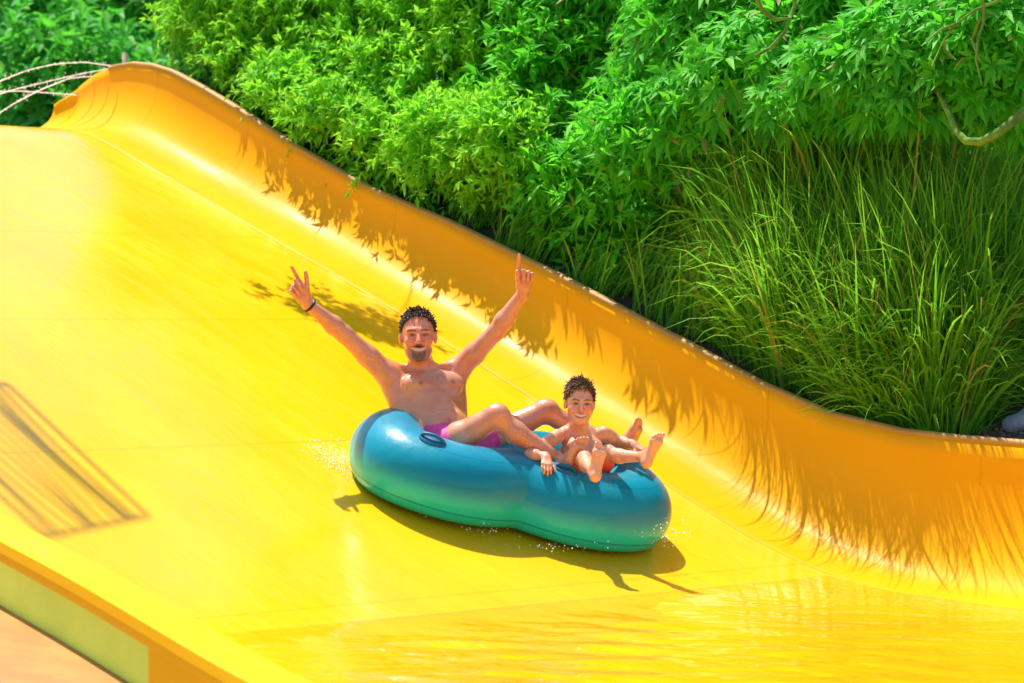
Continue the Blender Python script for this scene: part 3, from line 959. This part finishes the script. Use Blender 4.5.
def boy():
    fd = Field()
    PEL = at(581, 478, 14.06)
    RSH = at(557.5, 436, 14.00); LSH = at(604, 433, 14.11)
    mid = (RSH + LSH) / 2
    u = unit(mid - PEL + V(0, .04, 0)); l = unit((LSH - RSH) - u * np.dot(LSH - RSH, u)); f = np.cross(l, u)
    TL = np.linalg.norm(mid - PEL)
    AX = np.array([l, f, u])
    def w(a, b, c): return PEL + a * l + b * f + c * u
    fd.ell(w(0, 0, .02), AX, V(.105, .08, .085), .03)
    fd.ell(w(0, .01, .10), AX, V(.094, .072, .10), .03)
    fd.ell(w(0, 0, TL - .075), AX, V(.104, .074, .095), .03)
    for q in (-1, 1):
        fd.ell(w(q * .045, .052, TL - .06), AX, V(.048, .022, .035), .02)
        fd.cap(w(q * .025, -.015, TL + .03), w(q * .09, 0, TL), .036, .034, .025)
    HC = at(579.5, 403.5, 14.00)
    HR = frame(unit(V(.10, -1, -.06)), unit(V(.05, 0, 1)))
    HR[0] = np.cross(HR[1], HR[2])
    hs = .86
    fd.cap(w(0, 0, TL - .02), HC - .05 * HR[2] - .012 * HR[1], .048, .043, .03)
    put_head(fd, HC, HR, hs, True)
    hp, hn, ht = raft_point(549, 468)
    REL = at(530, 454, 13.84)
    dn = unit(np.cross(hn, ht)); dn = dn if dn[1] < 0 else -dn      # down the near side of the tube
    RWR = hp + .026 * hn - .056 * dn - .034 * ht * np.sign(ht[0])
    LEL, LWR = at(618, 441, 14.22), at(633, 444, 14.12)
    put_arm(fd, RSH, REL, RWR, .62, .015); put_arm(fd, LSH, LEL, LWR, .62, .015)
    put_hand(fd, RWR, unit(.9 * dn + .35 * ht * np.sign(ht[0]) + .1 * hn), -hn, .62, 1 if np.dot(np.cross(dn, -hn), V(1, 0, 0)) > 0 else -1, [(20, 48, 40)] * 4, (.45, .8, .2), .08)
    put_hand(fd, LWR, unit(V(.6, -.3, -.3)), unit(V(0, .2, -1)), .66, -1, [(55, 70, 40)] * 4, (.6, .6, .4))
    RH, RK, RA = at(572, 476, 14.00), at(584, 459, 13.80), at(594, 472, 13.60)
    LH, LK, LA = at(591, 475, 14.08), at(607, 453, 13.92), at(645, 457, 13.76)
    put_leg(fd, RH, RK, RA, .62, V(0, 0, -1), .015); put_leg(fd, LH, LK, LA, .62, V(0, 0, -1), .015)
    put_foot(fd, RA, at(598, 452, 13.55) - at(593, 482, 13.53), V(.2, -1, -.25), .70, -1)
    put_foot(fd, LA, at(662, 438, 13.72) - at(651, 466, 13.72), V(.42, -.9, -.2), .70, 1)
    v, fc = fd.grow(.0032)
    col = skin_base(v, SKK)
    for P, r in ((RA, .13), (LA, .13)):
        m = np.exp(-(np.linalg.norm(v - P, axis=1) / r) ** 2) * .25
        col = col * (1 - m[:, None]) + np.array([.72, .33, .18]) * m[:, None]
    for a_, b_ in (((598, 452, 13.53), (593, 482, 13.51)), ((662, 438, 13.69), (651, 466, 13.69))):
        A_, B_ = at(*a_), at(*b_); t_s = np.clip(((v - B_) @ (A_ - B_)) / np.dot(A_ - B_, A_ - B_), 0, 1)
        m = sstep(.05, .025, np.linalg.norm(v - B_ - t_s[:, None] * (A_ - B_), axis=1)) * .55
        col = col * (1 - m[:, None]) + np.array([.86, .47, .22]) * m[:, None]  # soles tinted lighter orange to imitate light bounced off the bed
    q = (v - PEL) @ AX.T
    for s_n in (-1, 1):
        m = np.exp(-(((q[:, 0] - s_n * .05) / .007) ** 2 + ((q[:, 2] - TL + .07) / .007) ** 2)) * (q[:, 1] > .03)
        col = col * (1 - .6 * m[:, None]) + np.array([.38, .13, .09]) * (.6 * m[:, None])
    col = paint_head(col, v, HC, HR, hs, False, SKK)
    body = mesh_obj('person', v, fc, M_skin, None, PEL, col=col)
    tag(body, 'smiling young boy with wet brown hair sitting at the front of the raft', 'person')
    hm = hair_mesh(HC, HR, hs, 1900, .036, .45, 9, (.6, .6, .0), .0044, .030, .17)
    hm.build('hair', M_hairkid, body, PEL)
    sf = Field()
    sf.ell(w(0, 0, .015), AX, V(.112, .087, .08), .02)
    for hp, kn in ((RH, RK), (LH, LK)):
        sf.cap(hp, hp + .62 * (kn - hp), .066, .066, .02)
    sv, sfc = sf.grow(.004, cut=[(w(0, 0, .075), -u)])
    mesh_obj('swim_shorts', sv, sfc, M_red, body, PEL)
boy()

# ------------------------------------------------------------------ plants
def leaf_cards(P, D, N, L, W, fold=.35, droop=.0):
    """kite-shaped folded leaves: base points P, directions D, face normals N"""
    P = np.asarray(P); n = len(P)
    D = D / (np.linalg.norm(D, axis=1)[:, None] + 1e-9)
    N = N - D * (N * D).sum(1)[:, None]; N /= np.linalg.norm(N, axis=1)[:, None] + 1e-9
    Sd = np.cross(D, N)
    L = np.broadcast_to(L, (n,))[:, None]; W = np.broadcast_to(W, (n,))[:, None]
    m1 = P + D * L * .38
    tip = P + D * L - V(0, 0, 1) * L * droop
    a = m1 + Sd * W * .5 + N * W * fold * .5; b = m1 - Sd * W * .5 + N * W * fold * .5
    mid = P + D * L * .55 - V(0, 0, 1) * L * droop * .25
    vs = np.stack([P, a, tip, b, mid], 1).reshape(-1, 3)
    o = np.arange(n)[:, None] * 5
    f = np.concatenate([o + np.array([[0, 1, 4]]), o + np.array([[1, 2, 4]]), o + np.array([[2, 3, 4]]), o + np.array([[3, 0, 4]])], 0)
    return vs, f

def shrub_sprays(blobs, n, g, leafL, leafW, per=12, twig=.22, droop=.15, bias=V(-.25, -.6, .3), inner=.55):
    """leafy twigs spread through uneven blobs (centre, radii)"""
    wts = np.array([b[1][0] * b[1][1] + b[1][0] * b[1][2] for b in blobs]); wts = wts / wts.sum()
    k = g.choice(len(blobs), n, p=wts)
    C = np.array([b[0] for b in blobs])[k]; R = np.array([b[1] for b in blobs])[k]
    d = g.normal(size=(n, 3)) + bias; d /= np.linalg.norm(d, axis=1)[:, None]
    rad = np.where(g.random(n) < inner, g.uniform(.86, 1.08, n), g.uniform(.45, .95, n))
    A = C + d * R * rad[:, None]
    # hollows that leave gaps between sprays
    hole = np.sin(A[:, 0] * 9 + 1.3 * np.sin(A[:, 2] * 7)) * np.sin(A[:, 2] * 8.3 + 2 * np.sin(A[:, 0] * 5)) * np.sin(A[:, 1] * 6)
    keep = hole < .42
    A, d = A[keep], d[keep]; n = len(A)
    td = d * .7 + V(0, -.1, .25) + .55 * g.normal(size=(n, 3)); td /= np.linalg.norm(td, axis=1)[:, None]
    T = g.uniform(0, 1, (n, per)); 
    tl = twig * g.uniform(.6, 1.3, n)
    P = A[:, None, :] + td[:, None, :] * (T * tl[:, None])[..., None] - V(0, 0, 1) * (T ** 2 * tl[:, None] * .25)[..., None]
    ld = td[:, None, :] * .55 + .8 * g.normal(size=(n, per, 3)) + V(0, 0, -droop)
    N = V(0, -.25, .8) + .55 * g.normal(size=(n, per, 3))
    sc = g.uniform(.65, 1.25, n * per)
    return leaf_cards(P.reshape(-1, 3), ld.reshape(-1, 3), N.reshape(-1, 3), leafL * sc, leafW * sc, .4, droop)

def shrub_rosettes(blobs, n, g, L, W, per=8, bias=V(-.2, -.7, .35), inner=.75):
    """whorls of long leaflets that hang like open umbrellas"""
    wts = np.array([b[1][0] * b[1][1] + b[1][0] * b[1][2] for b in blobs]); wts = wts / wts.sum()
    k = g.choice(len(blobs), n, p=wts)
    C = np.array([b[0] for b in blobs])[k]; R = np.array([b[1] for b in blobs])[k]
    d = g.normal(size=(n, 3)) + bias; d /= np.linalg.norm(d, axis=1)[:, None]
    rad = np.where(g.random(n) < inner, g.uniform(.85, 1.1, n), g.uniform(.4, .95, n))
    A = C + d * R * rad[:, None]
    ax_ = d * .6 + V(-.05, -.3, .55) + .35 * g.normal(size=(n, 3)); ax_ /= np.linalg.norm(ax_, axis=1)[:, None]
    ref = g.normal(size=(n, 3)); e1 = np.cross(ax_, ref); e1 /= np.linalg.norm(e1, axis=1)[:, None]; e2 = np.cross(ax_, e1)
    th = (np.arange(per)[None, :] / per * 2 * math.pi) + g.uniform(0, .5, (n, per))
    rad_ = np.cos(th)[..., None] * e1[:, None, :] + np.sin(th)[..., None] * e2[:, None, :]
    op = g.uniform(.7, 1.3, n)
    ld = rad_ * op[:, None, None] + ax_[:, None, :] * .45 + V(0, 0, -.25) + .12 * g.normal(size=(n, per, 3))
    N = np.broadcast_to(ax_[:, None, :], ld.shape) + .2 * g.normal(size=(n, per, 3))
    P = np.broadcast_to(A[:, None, :], ld.shape) + rad_ * .008
    sc = np.repeat(g.uniform(.7, 1.25, n), per) * g.uniform(.8, 1.15, n * per)
    return leaf_cards(P.reshape(-1, 3), ld.reshape(-1, 3), N.reshape(-1, 3), L * sc, W * sc, .3, .22)

def limbs(mb, base, targets, r0, g, sag=.1):
    for tpt in targets:
        tpt = np.asarray(tpt)
        b = base + V(g.normal() * .05, g.normal() * .05, -.1)
        m = b * .5 + tpt * .5 + V(g.normal() * sag, g.normal() * sag * .5, sag)
        q = np.linspace(0, 1, 8)[:, None]
        pts = (1 - q) ** 2 * b + 2 * q * (1 - q) * m + q ** 2 * tpt
        mb.tube(pts, np.linspace(r0, r0 * .25, 8), sides=6)

def shrub(name, label, cat, base, blobs, n, seed, style, mat, group=None, stems=4, r0=.025, bough=0, **k):
    g = np.random.default_rng(seed)
    root = empty(name, base, label, cat, group)
    fn = {'spray': shrub_sprays, 'rosette': shrub_rosettes}[style]
    vs, f = fn(blobs, n, g, **k)
    mesh_obj('foliage', vs, f, mat, root, base, smooth=False)
    mb = MB()
    tg = [np.asarray(b[0]) + V(*(g.normal(size=3) * .2)) * np.asarray(b[1]) for b in blobs[:len(blobs) - bough] for _ in range(max(1, stems // len(blobs)))]
    limbs(mb, np.asarray(base), tg, r0, g)
    if bough:   # one thin bough reaches out over the slide
        st = np.asarray(blobs[2][0]) + V(0, 0, .3)
        P_ = [st] + [np.asarray(b[0]) for b in blobs[:-bough - 1:-1]]
        q_ = np.linspace(0, len(P_) - 1, 24)
        mb.tube(np.stack([np.interp(q_, np.arange(len(P_)), [p_[i] for p_ in P_]) for i in range(3)], 1), np.linspace(.0045, .002, 24), sides=6)
    mb.build('stem', M_stem, root, base)
    return root

def blob(x, y, cb, r):
    """a foliage lobe centred in picture column x, row y, cb metres behind the tall wall's foot"""
    p = gpoint(x, cb); Y = p[1]
    return (at(x, y, Y), V(*r))

def over_bed(x, y, Z):
    lo_, hi_ = 8., 19.
    for _ in range(50):
        m = (lo_ + hi_) / 2; p = at(x, y, m)
        if p[2] > bedz((p[0] - R0[0]) * DS[0] + (p[1] - R0[1]) * DS[1]): lo_ = m
        else: hi_ = m
    return p + SUN * (Z - p[2]) / SUN[2]
BOUGH = [(over_bed(x, y, Z), V(*r)) for x, y, Z, r in ((305, 302, 2.55, (.20, .12, .10)), (345, 312, 2.5, (.22, .15, .12)), (385, 326, 2.5, (.2, .14, .12)))]
BA = dict(leafL=.070, leafW=.022, per=14, twig=.16)
shrub('bamboo_shrub', 'light green feathery shrub nearest the rounded top of the slide wall', 'shrub', gpoint(262, 1.35),
      [blob(228, 12, 1.2, (.36, .5, .5)), blob(250, 72, 1.05, (.30, .4, .30)), blob(300, 20, 1.4, (.5, .6, .6)), blob(296, 94, .92, (.30, .35, .26)), blob(250, -70, 1.5, (.5, .6, .5))], 3200, 11, 'spray', M_leafA, **BA)
shrub('bamboo_shrub', 'dense feathery shrub above the middle of the slide wall', 'shrub', gpoint(380, 1.45),
      [blob(348, 112, .90, (.36, .38, .32)), blob(360, 50, 1.4, (.5, .5, .5)), blob(410, 70, 1.4, (.5, .6, .55)), blob(385, -40, 1.7, (.65, .7, .6)), blob(405, 146, .90, (.34, .36, .30))] + BOUGH, 3600, 12, 'spray', M_leafA, bough=3, **BA)
shrub('bamboo_shrub', 'fine-leaved shrub hanging low above the raised pointing hand', 'shrub', gpoint(500, 1.6),
      [blob(455, 152, .88, (.36, .4, .32)), blob(515, 152, .9, (.36, .42, .34)), blob(490, 80, 1.4, (.5, .5, .5)), blob(500, 10, 1.6, (.55, .6, .6)), blob(480, -60, 1.8, (.6, .7, .6))], 3600, 13, 'spray', M_leafA, **BA)
BB = dict(leafL=.105, leafW=.030, per=11, twig=.18)
shrub('leafy_shrub', 'pointed-leaf green shrub drooping over the dark gap left of the grass', 'shrub', gpoint(600, 1.45),
      [blob(588, 190, 1.0, (.32, .38, .26)), blob(612, 228, .95, (.18, .25, .14)), blob(575, 100, 1.4, (.5, .55, .5)), blob(648, 140, 1.0, (.36, .4, .30)), blob(690, 150, .95, (.24, .3, .16)), blob(560, 30, 1.6, (.5, .6, .5)), blob(620, 30, 1.7, (.6, .6, .5)), blob(600, -50, 1.8, (.6, .7, .5))], 2500, 14, 'spray', M_leafB, **BB)
UM = dict(L=.108, W=.034)
shrub('umbrella_shrub', 'broad-leaved shrub with whorled leaves left of the bare forked twigs', 'shrub', gpoint(740, 1.6),
      [blob(700, 112, 1.0, (.36, .4, .26)), blob(710, 50, 1.3, (.5, .5, .45)), blob(765, 80, 1.05, (.46, .4, .36)), blob(760, 10, 1.5, (.6, .6, .5)), blob(812, 108, 1.0, (.34, .4, .17)), blob(740, -50, 1.9, (.7, .7, .4))], 2300, 15, 'rosette', M_leafB, **UM)
shrub('umbrella_shrub', 'broad-leaved shrub with hanging whorls above the mossy bent branch', 'shrub', gpoint(950, 1.6),
      [blob(870, 76, 1.05, (.42, .4, .30)), blob(930, 60, 1.1, (.45, .4, .38)), blob(1000, 50, 1.15, (.45, .4, .42)), blob(860, 20, 1.5, (.6, .5, .4)), blob(940, -20, 1.7, (.8, .6, .45)), blob(900, 108, 1.0, (.26, .35, .12)), blob(1035, 96, 1.3, (.3, .3, .22))], 2500, 16, 'rosette', M_leafB, **UM)
# low dark seedlings along the foot of the feathery shrubs
g5 = np.random.default_rng(5)
under = [(x, y) for x, y in ((222, 88), (246, 102), (272, 118), (300, 138), (330, 156), (352, 172), (385, 186), (416, 192), (440, 205))]
blobs_u = []
for x, y in under:
    p = gpoint(x, .85); blobs_u.append((p + V(0, 0, .12), V(.16, .14, .13)))
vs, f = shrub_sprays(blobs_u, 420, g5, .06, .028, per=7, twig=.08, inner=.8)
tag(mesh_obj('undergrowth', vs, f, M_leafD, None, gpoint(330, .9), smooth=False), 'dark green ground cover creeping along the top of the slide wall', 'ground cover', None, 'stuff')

# tall arching grass
def grass_blades(P, D, L, W, g, sag, seg=6):
    n = len(P)
    D = D / np.linalg.norm(D, axis=1)[:, None]
    q = np.linspace(0, 1, seg + 1)
    hor = D * V(1, 1, 0); hor /= np.linalg.norm(hor, axis=1)[:, None] + 1e-6
    sg = np.broadcast_to(sag, (n,))
    pts = P[:, None, :] + D[:, None, :] * (L[:, None] * q)[..., None] + hor[:, None, :] * (L[:, None] * sg[:, None] * .38 * q ** 2.2)[..., None] - V(0, 0, 1) * (L[:, None] * sg[:, None] * q ** 2.6)[..., None]
    side = np.cross(D, V(0, 0, 1)) + .6 * g.normal(size=(n, 3)); side /= np.linalg.norm(side, axis=1)[:, None]
    wd = W[:, None] * np.clip(1.0 - q ** 2.5, .04, 1) * np.clip(.5 + q * 3, 0, 1)
    a = pts + side[:, None, :] * wd[..., None] * .5; b = pts - side[:, None, :] * wd[..., None] * .5
    vs = np.stack([a, b], 2).reshape(-1, 3)
    o = (np.arange(n) * (seg + 1) * 2)[:, None, None] + (np.arange(seg) * 2)[None, :, None]
    f = (o + np.array([0, 1, 3, 2])[None, None, :]).reshape(-1, 4)
    return vs, f

def tussock(base, n, g, Lm, spread=.22, width=.018, lean=V(.05, -.06, 0), rad=.16):
    r = rad * np.sqrt(g.random(n)); a = g.uniform(0, 2 * math.pi, n)
    P = np.asarray(base) + np.stack([r * np.cos(a), r * np.sin(a) * .8, -.05 + 0 * a], 1)
    out = np.stack([np.cos(a), np.sin(a), 0 * a], 1)
    D = V(.34 * (1 - sstep(.95, 1.5, np.asarray(base)[0])), 0, 1) + out * (spread * g.uniform(.1, 1.1, n))[:, None] + lean + .14 * g.normal(size=(n, 3))
    L = Lm * g.uniform(.55, 1.15, n)
    return grass_blades(P, D, L, width * g.uniform(.6, 1.3, n), g, g.uniform(.08, .6, n))

GB = [  # column, metres behind the wall foot, blade length, blades, label
    (726, .88, .80, 420, 'tall dark grass clump at the edge of the shade under the leafy shrub'),
    (765, 1.15, 1.45, 760, 'upright tall grass clump with straight blades below the whorled leaves'),
    (795, .84, 1.15, 700, 'arching grass clump spilling towards the yellow wall rim'),
    (835, 1.35, 1.85, 800, 'tallest pale grass clump with blades combed sideways'),
    (870, .84, 1.10, 700, 'fountain-shaped grass clump over the lowest dip of the wall rim'),
    (915, 1.25, 1.65, 760, 'dense grass clump standing beneath the mossy bent branch'),
    (935, .88, .95, 560, 'short bushy grass clump beside the strip of bare soil'),
    (985, 1.25, 1.60, 700, 'grass clump with stiff upright blades at the right edge near the stone'),
]
for i, (x, cb, Lm, n, lab) in enumerate(GB):
    g = np.random.default_rng(40 + i)
    b = gpoint(x, cb)
    vs, f = tussock(b, n, g, Lm)
    tag(mesh_obj('grass_clump', vs, f, M_grass, None, b, smooth=True), lab, 'grass clump')
g = np.random.default_rng(77)
parts = []
for i in range(70):     # the back of the thicket
    x = g.uniform(760, 1075); cb = g.uniform(1.15, 2.2) + .25 * (x > 975)
    vs, f = tussock(gpoint(x, cb), 190, g, g.uniform(1.2, 1.8), .24)
    parts.append((vs, f))
for i in range(62):     # its front, hanging towards the rim
    x = 722 + 245 * (i + g.uniform(-.8, .8)) / 61; cb = g.uniform(.86, 1.15)
    vs, f = tussock(gpoint(x, cb), 170, g, g.uniform(.8, 1.4) * (1 if x > 750 else .8), .26, .019)
    parts.append((vs, f))
for i in range(22):     # short drooping blades along the rim
    x = g.uniform(735, 950); cb = g.uniform(.82, .95)
    vs, f = tussock(gpoint(x, cb), 110, g, g.uniform(.4, .7), .8, .012)
    parts.append((vs, f))
for i in range(90):
    x = g.uniform(455, 725); cb = g.uniform(.72, 1.6)
    vs, f = tussock(gpoint(x, cb), 70, g, g.uniform(.25, .5) + .35 * (x > 640), .35, .011)
    parts.append((vs, f))
o = 0; V_, F_ = [], []
for vs, f in parts:
    V_.append(vs); F_.append(f + o); o += len(vs)
tag(mesh_obj('tall_grass', np.concatenate(V_), np.concatenate(F_), M_grass, None, gpoint(850, 2)), 'thicket of tall green grass filling the bank behind the clumps', 'grass', None, 'stuff')

# mossy bent branch and bare twigs in the broad-leaved shrub
YB = gpoint(980, .62)[1]
mb = MB()
pts = [at(x, y, YB + Y) for x, y, Y in ((938, 92, .35), (948, 112, .2), (956, 131, .1), (966, 141, .05), (980, 142, .0), (996, 134, .0), (1012, 122, .0), (1030, 106, .1), (1060, 80, .3), (1110, 40, .6), (1150, 130, .9), (1160, 250, 1.1))]
mb.tube(pts, [.010, .015, .018, .020, .022, .022, .024, .027, .030, .034, .04, .045], sides=10)
tag(mb.build('bent_branch', M_bark, None, pts[4]), 'thick mossy branch bent like an elbow over the grass', 'branch')
mb = MB()
for pl in (((982, -10), (984, 20), (978, 40), (976, 60), (982, 84)), ((1000, 0), (975, 10), (956, 24), (944, 40), (932, 66)), ((980, 18), (972, 40), (980, 62)), ((956, 24), (940, 30), (926, 42)), ((944, 40), (945, 50), (956, 60))):
    pp = [at(x, y, YB + .02) for x, y in pl]
    mb.tube(pp, np.linspace(.009, .004, len(pp)), sides=6)
tag(mb.build('forked_twig', M_bark, None, at(976, 40, YB)), 'bare pale forked twigs hanging in front of the broad leaves', 'twig')
mb = MB()
YT = gpoint(780, .5)[1]
for pl in (((752, -10), (762, 10), (775, 20), (790, 18), (785, 32), (770, 48), (755, 56)), ((790, 18), (795, 5), (792, -10))):
    pp = [at(x, y, YT) for x, y in pl]
    mb.tube(pp, np.linspace(.014, .009, len(pp)), sides=6)
tag(mb.build('crooked_twig', M_bark, None, at(780, 20, YT)), 'crooked green branch in the leaves left of the forked twigs', 'twig')

# rounded stone at the right edge
fdS = Field(); p = gpoint(1021, .95, .03)
fdS.ell(p + V(.02, 0, .01), np.eye(3), V(.07, .06, .045), .02); fdS.ell(p + V(.05, .02, .04), np.eye(3), V(.06, .06, .05), .03); fdS.ell(p + V(-.03, .03, .0), np.eye(3), V(.06, .06, .05), .02)
v, f = fdS.grow(.012)
tag(mesh_obj('garden_stone', v, f, M_stone, None, p), 'smooth blue-grey stone on the soil at the end of the grass', 'stone')

# leaf litter and stones on the strip of soil
mb = MB(); g = np.random.default_rng(31)
for i in range(420):
    p = gpoint(g.uniform(660, 1040), g.uniform(.66, .98), .005)
    mb.blob(p, V(*(g.uniform(.006, .018, 3))), 5, 3)
tag(mb.build('gravel', simple('brown_litter', (.16, .10, .07), .9, .5, 60), None, gpoint(900, .8)), 'brown gravel and litter on the soil behind the rim', 'gravel', None, 'stuff')

# far trees behind the head of the slide
def far_tree(x, y, Y, r, n, seed, label, ground=1.0):
    base = at(x, y, Y); base[2] = ground
    root = empty('tree', base, label, 'tree')
    g = np.random.default_rng(seed)
    c = at(x, y, Y)
    blobs = [(c + V(*(g.normal(size=3) * r * .38)), r * V(.62, .62, .55) * g.uniform(.7, 1.1)) for _ in range(7)]
    vs, f = shrub_sprays(blobs, n, g, .16, .06, per=12, twig=.35, inner=.6)
    mesh_obj('crown', vs, f, M_leafC, root, base, smooth=False)
    mb = MB(); limbs(mb, base, [b[0] for b in blobs], r * .07, g, .25)
    mb.build('trunk', M_bark, root, base)
far_tree(40, 20, 27, 1.3, 900, 21, 'out-of-focus green tree in the top corner behind the water jets')
far_tree(150, 20, 29, 1.5, 1000, 22, 'out-of-focus tree between the corner tree and the feathery shrubs')
far_tree(95, 105, 25, .7, 500, 23, 'low blurred bush behind the rounded end of the slide wall')
far_tree(5, 95, 31, 1.2, 700, 24, 'dark blurred tree low behind the spraying water')
far_tree(-60, 30, 29, 1.6, 700, 25, 'blurred tree cut off by the corner of the view')
far_tree(220, 60, 33, 1.7, 900, 26, 'dim tree far behind the gap beside the feathery shrub')
far_tree(90, -10, 35, 2.4, 1300, 27, 'tall shaded tree closing the view beyond the others')
far_tree(-20, 60, 36, 2.2, 1100, 28, 'wide shaded tree furthest behind the water jets')
far_tree(170, 90, 37, 2.0, 1100, 29, 'shaded tree furthest behind the top of the slide')

far_tree(-190, 60, 33, 2.6, 800, 30, 'broad tree standing outside the left border behind the slide head')
far_tree(-330, 90, 31, 2.6, 800, 31, 'second broad tree outside the left border, further from the slide head')
# ------------------------------------------------------------------ water jets, spray and splashes
def jet(pts, label, r=.0045):
    P = np.array([at(x, y, Y) for x, y, Y in pts])
    q = np.linspace(0, len(P) - 1, 60)
    S = np.stack([np.interp(q, np.arange(len(P)), P[:, i]) for i in range(3)], 1)
    for _ in range(5): S[1:-1] = (S[:-2] + 2 * S[1:-1] + S[2:]) / 4
    g = np.random.default_rng(len(label))
    mb = MB()
    mb.tube(S, r * (.65 + .5 * g.random(60)), sides=6)
    for i in range(60):
        mb.blob(S[g.integers(0, 60)] + g.normal(size=3) * .012, r * g.uniform(.4, 1.0), 5, 4)
    tag(mb.build('water_jet', M_drops, None, S[0]), label, 'water jet')
jet([(112, 66, 19.2), (85, 62, 19.0), (55, 64, 18.9), (28, 70, 18.8), (0, 81, 18.7), (-30, 98, 18.6)], 'uppermost arching jet of white water at the head of the slide')
jet([(112, 68, 19.3), (80, 74, 19.2), (50, 81, 19.1), (20, 88, 19.0), (-20, 100, 18.9)], 'water jet that starts with the top arc and runs straighter below it')
jet([(97, 76, 19.4), (70, 78, 19.3), (40, 90, 19.2), (15, 103, 19.1), (-15, 122, 19.0)], 'lowest water jet falling steeply to the edge of the slide')
jet([(78, 95, 19.5), (50, 93, 19.4), (20, 91, 19.3), (-20, 92, 19.2)], 'flat thin water jet crossing the others low down')
mb = MB()
pz_ = at(125, 56, 19.3)
mb.tube([pz_ + V(0, 0, z) for z in (-.5, -.05, -.01, .02)], [.014, .014, .022, .018], sides=8)
tag(mb.build('spray_nozzle', M_white, None, pz_ + V(0, 0, -.5)), 'small white spray nozzle standing behind the end of the slide wall', 'nozzle')

def spray(center_list, label, seed, name='splash'):
    g = np.random.default_rng(seed); mb = MB()
    for (x, y, Y, sx, sz, n, rmax) in center_list:
        for i in range(n):
            p = at(x + g.normal() * sx, y + g.normal() * sz, Y + g.normal() * .06)
            mb.blob(p, rmax * g.uniform(.2, 1.0) ** 1.5, 5, 4)
    tag(mb.build(name, M_drops, None, at(*center_list[0][:3])), label, 'splash', None, 'stuff')
spray([(322, 452, 14.05, 11, 8, 420, .0036), (336, 466, 14.0, 10, 8, 600, .0042), (347, 482, 13.95, 6, 7, 420, .0045), (356, 494, 13.9, 7, 3, 90, .005)], 'white water drops thrown up behind the back of the raft', 1)
spray([(480, 528, 13.7, 14, 4, 80, .005), (420, 512, 13.75, 20, 4, 60, .005), (560, 547, 13.6, 30, 3, 60, .004)], 'small drops splashing along the near side of the raft', 2)
spray([(665, 532, 13.9, 14, 6, 110, .005)], 'small drops splashing off the front of the raft', 3)

# ------------------------------------------------------------------ light, sky, camera
elev = math.asin(SUN[2]); az = math.atan2(SUN[0], SUN[1])
w = bpy.data.worlds.new('World'); scene.world = w; w.use_nodes = True
nt = w.node_tree
sky = nt.nodes.new('ShaderNodeTexSky'); sky.sky_type = 'NISHITA'; sky.sun_disc = False
sky.sun_elevation = elev; sky.sun_rotation = az
bg = nt.nodes['Background']; bg.inputs['Strength'].default_value = .15
nt.links.new(sky.outputs[0], bg.inputs['Color'])
def on_bed(x, y):
    lo_, hi_ = 8., 19.
    for _ in range(50):
        m = (lo_ + hi_) / 2; p = at(x, y, m)
        s1 = (p[0] - R0[0]) * DS[0] + (p[1] - R0[1]) * DS[1]
        if p[2] > bedz(s1): lo_ = m
        else: hi_ = m
    return p
def roof_pt(x, y, h=4.6):
    p = on_bed(x, y); return p + SUN * (h - p[2]) / SUN[2]
Q1, Q2, Q3, Q4 = roof_pt(6, 383), roof_pt(148, 516), roof_pt(46, 537), roof_pt(-100, 405)
canopy = empty('slatted_canopy', V(Q4[0], Q4[1], -1.2), 'slatted timber sun shade beside the slide that casts the ladder-like shadow', 'sun shade')
mb = MB()
for a_, b_ in ((Q1, Q2), (Q2, Q3), (Q3, Q4), (Q4, Q1)): mb.tube([a_, b_], .014, sides=4)
mb.build('frame', M_wood, canopy, V(*canopy.location), smooth=False)
for q in np.linspace(.07, .93, 14):
    mb = MB(); A_, B_ = Q1 + (Q4 - Q1) * q, Q2 + (Q3 - Q2) * (q + .05 * math.sin(q * 17))
    mb.tube([A_ + (B_ - A_) * u_ + (Q4 - Q1) * .05 * math.sin(u_ * 3.14) * math.sin(q * 11) - V(0, 0, .05) for u_ in np.linspace(0, 1, 9)], .014 if q < .3 else .011, sides=5)
    mb.build('slat', M_wood, canopy, V(*canopy.location), smooth=False)
for b_ in (Q4, Q4 + .45 * (Q1 - Q4)):
    mb = MB(); mb.tube([V(b_[0], b_[1], -1.2), b_], .05, sides=8); mb.build('post', M_wood, canopy, V(*canopy.location))
ld = bpy.data.lights.new('sun', 'SUN'); ld.energy = 5.0; ld.angle = math.radians(.55); ld.color = (1, .95, .86)
lo = bpy.data.objects.new('sun', ld); COL.objects.link(lo); lo.location = (0, 10, 30)
lo.rotation_euler = Vector(SUN).to_track_quat('Z', 'Y').to_euler()

cd = bpy.data.cameras.new('camera'); cam = bpy.data.objects.new('camera', cd); COL.objects.link(cam)
cd.sensor_width = 36; cd.lens = F / 1024 * 36; cd.clip_end = 2000; cd.clip_start = .1
cam.location = (0, 0, 0); cam.rotation_euler = (math.pi / 2, 0, 0)
cd.shift_y = -(341.5 - YH) / 1024
cd.dof.use_dof = True; cd.dof.focus_distance = 14.2; cd.dof.aperture_fstop = 3.2
scene.camera = cam
scene.view_settings.view_transform = 'Standard'; scene.view_settings.look = 'None'
scene.view_settings.exposure = .55; scene.view_settings.gamma = 1
scene.render.resolution_x = 1024; scene.render.resolution_y = 683
scene.cycles.max_bounces = 8; scene.cycles.transparent_max_bounces = 12
scene.cycles.use_denoising = True
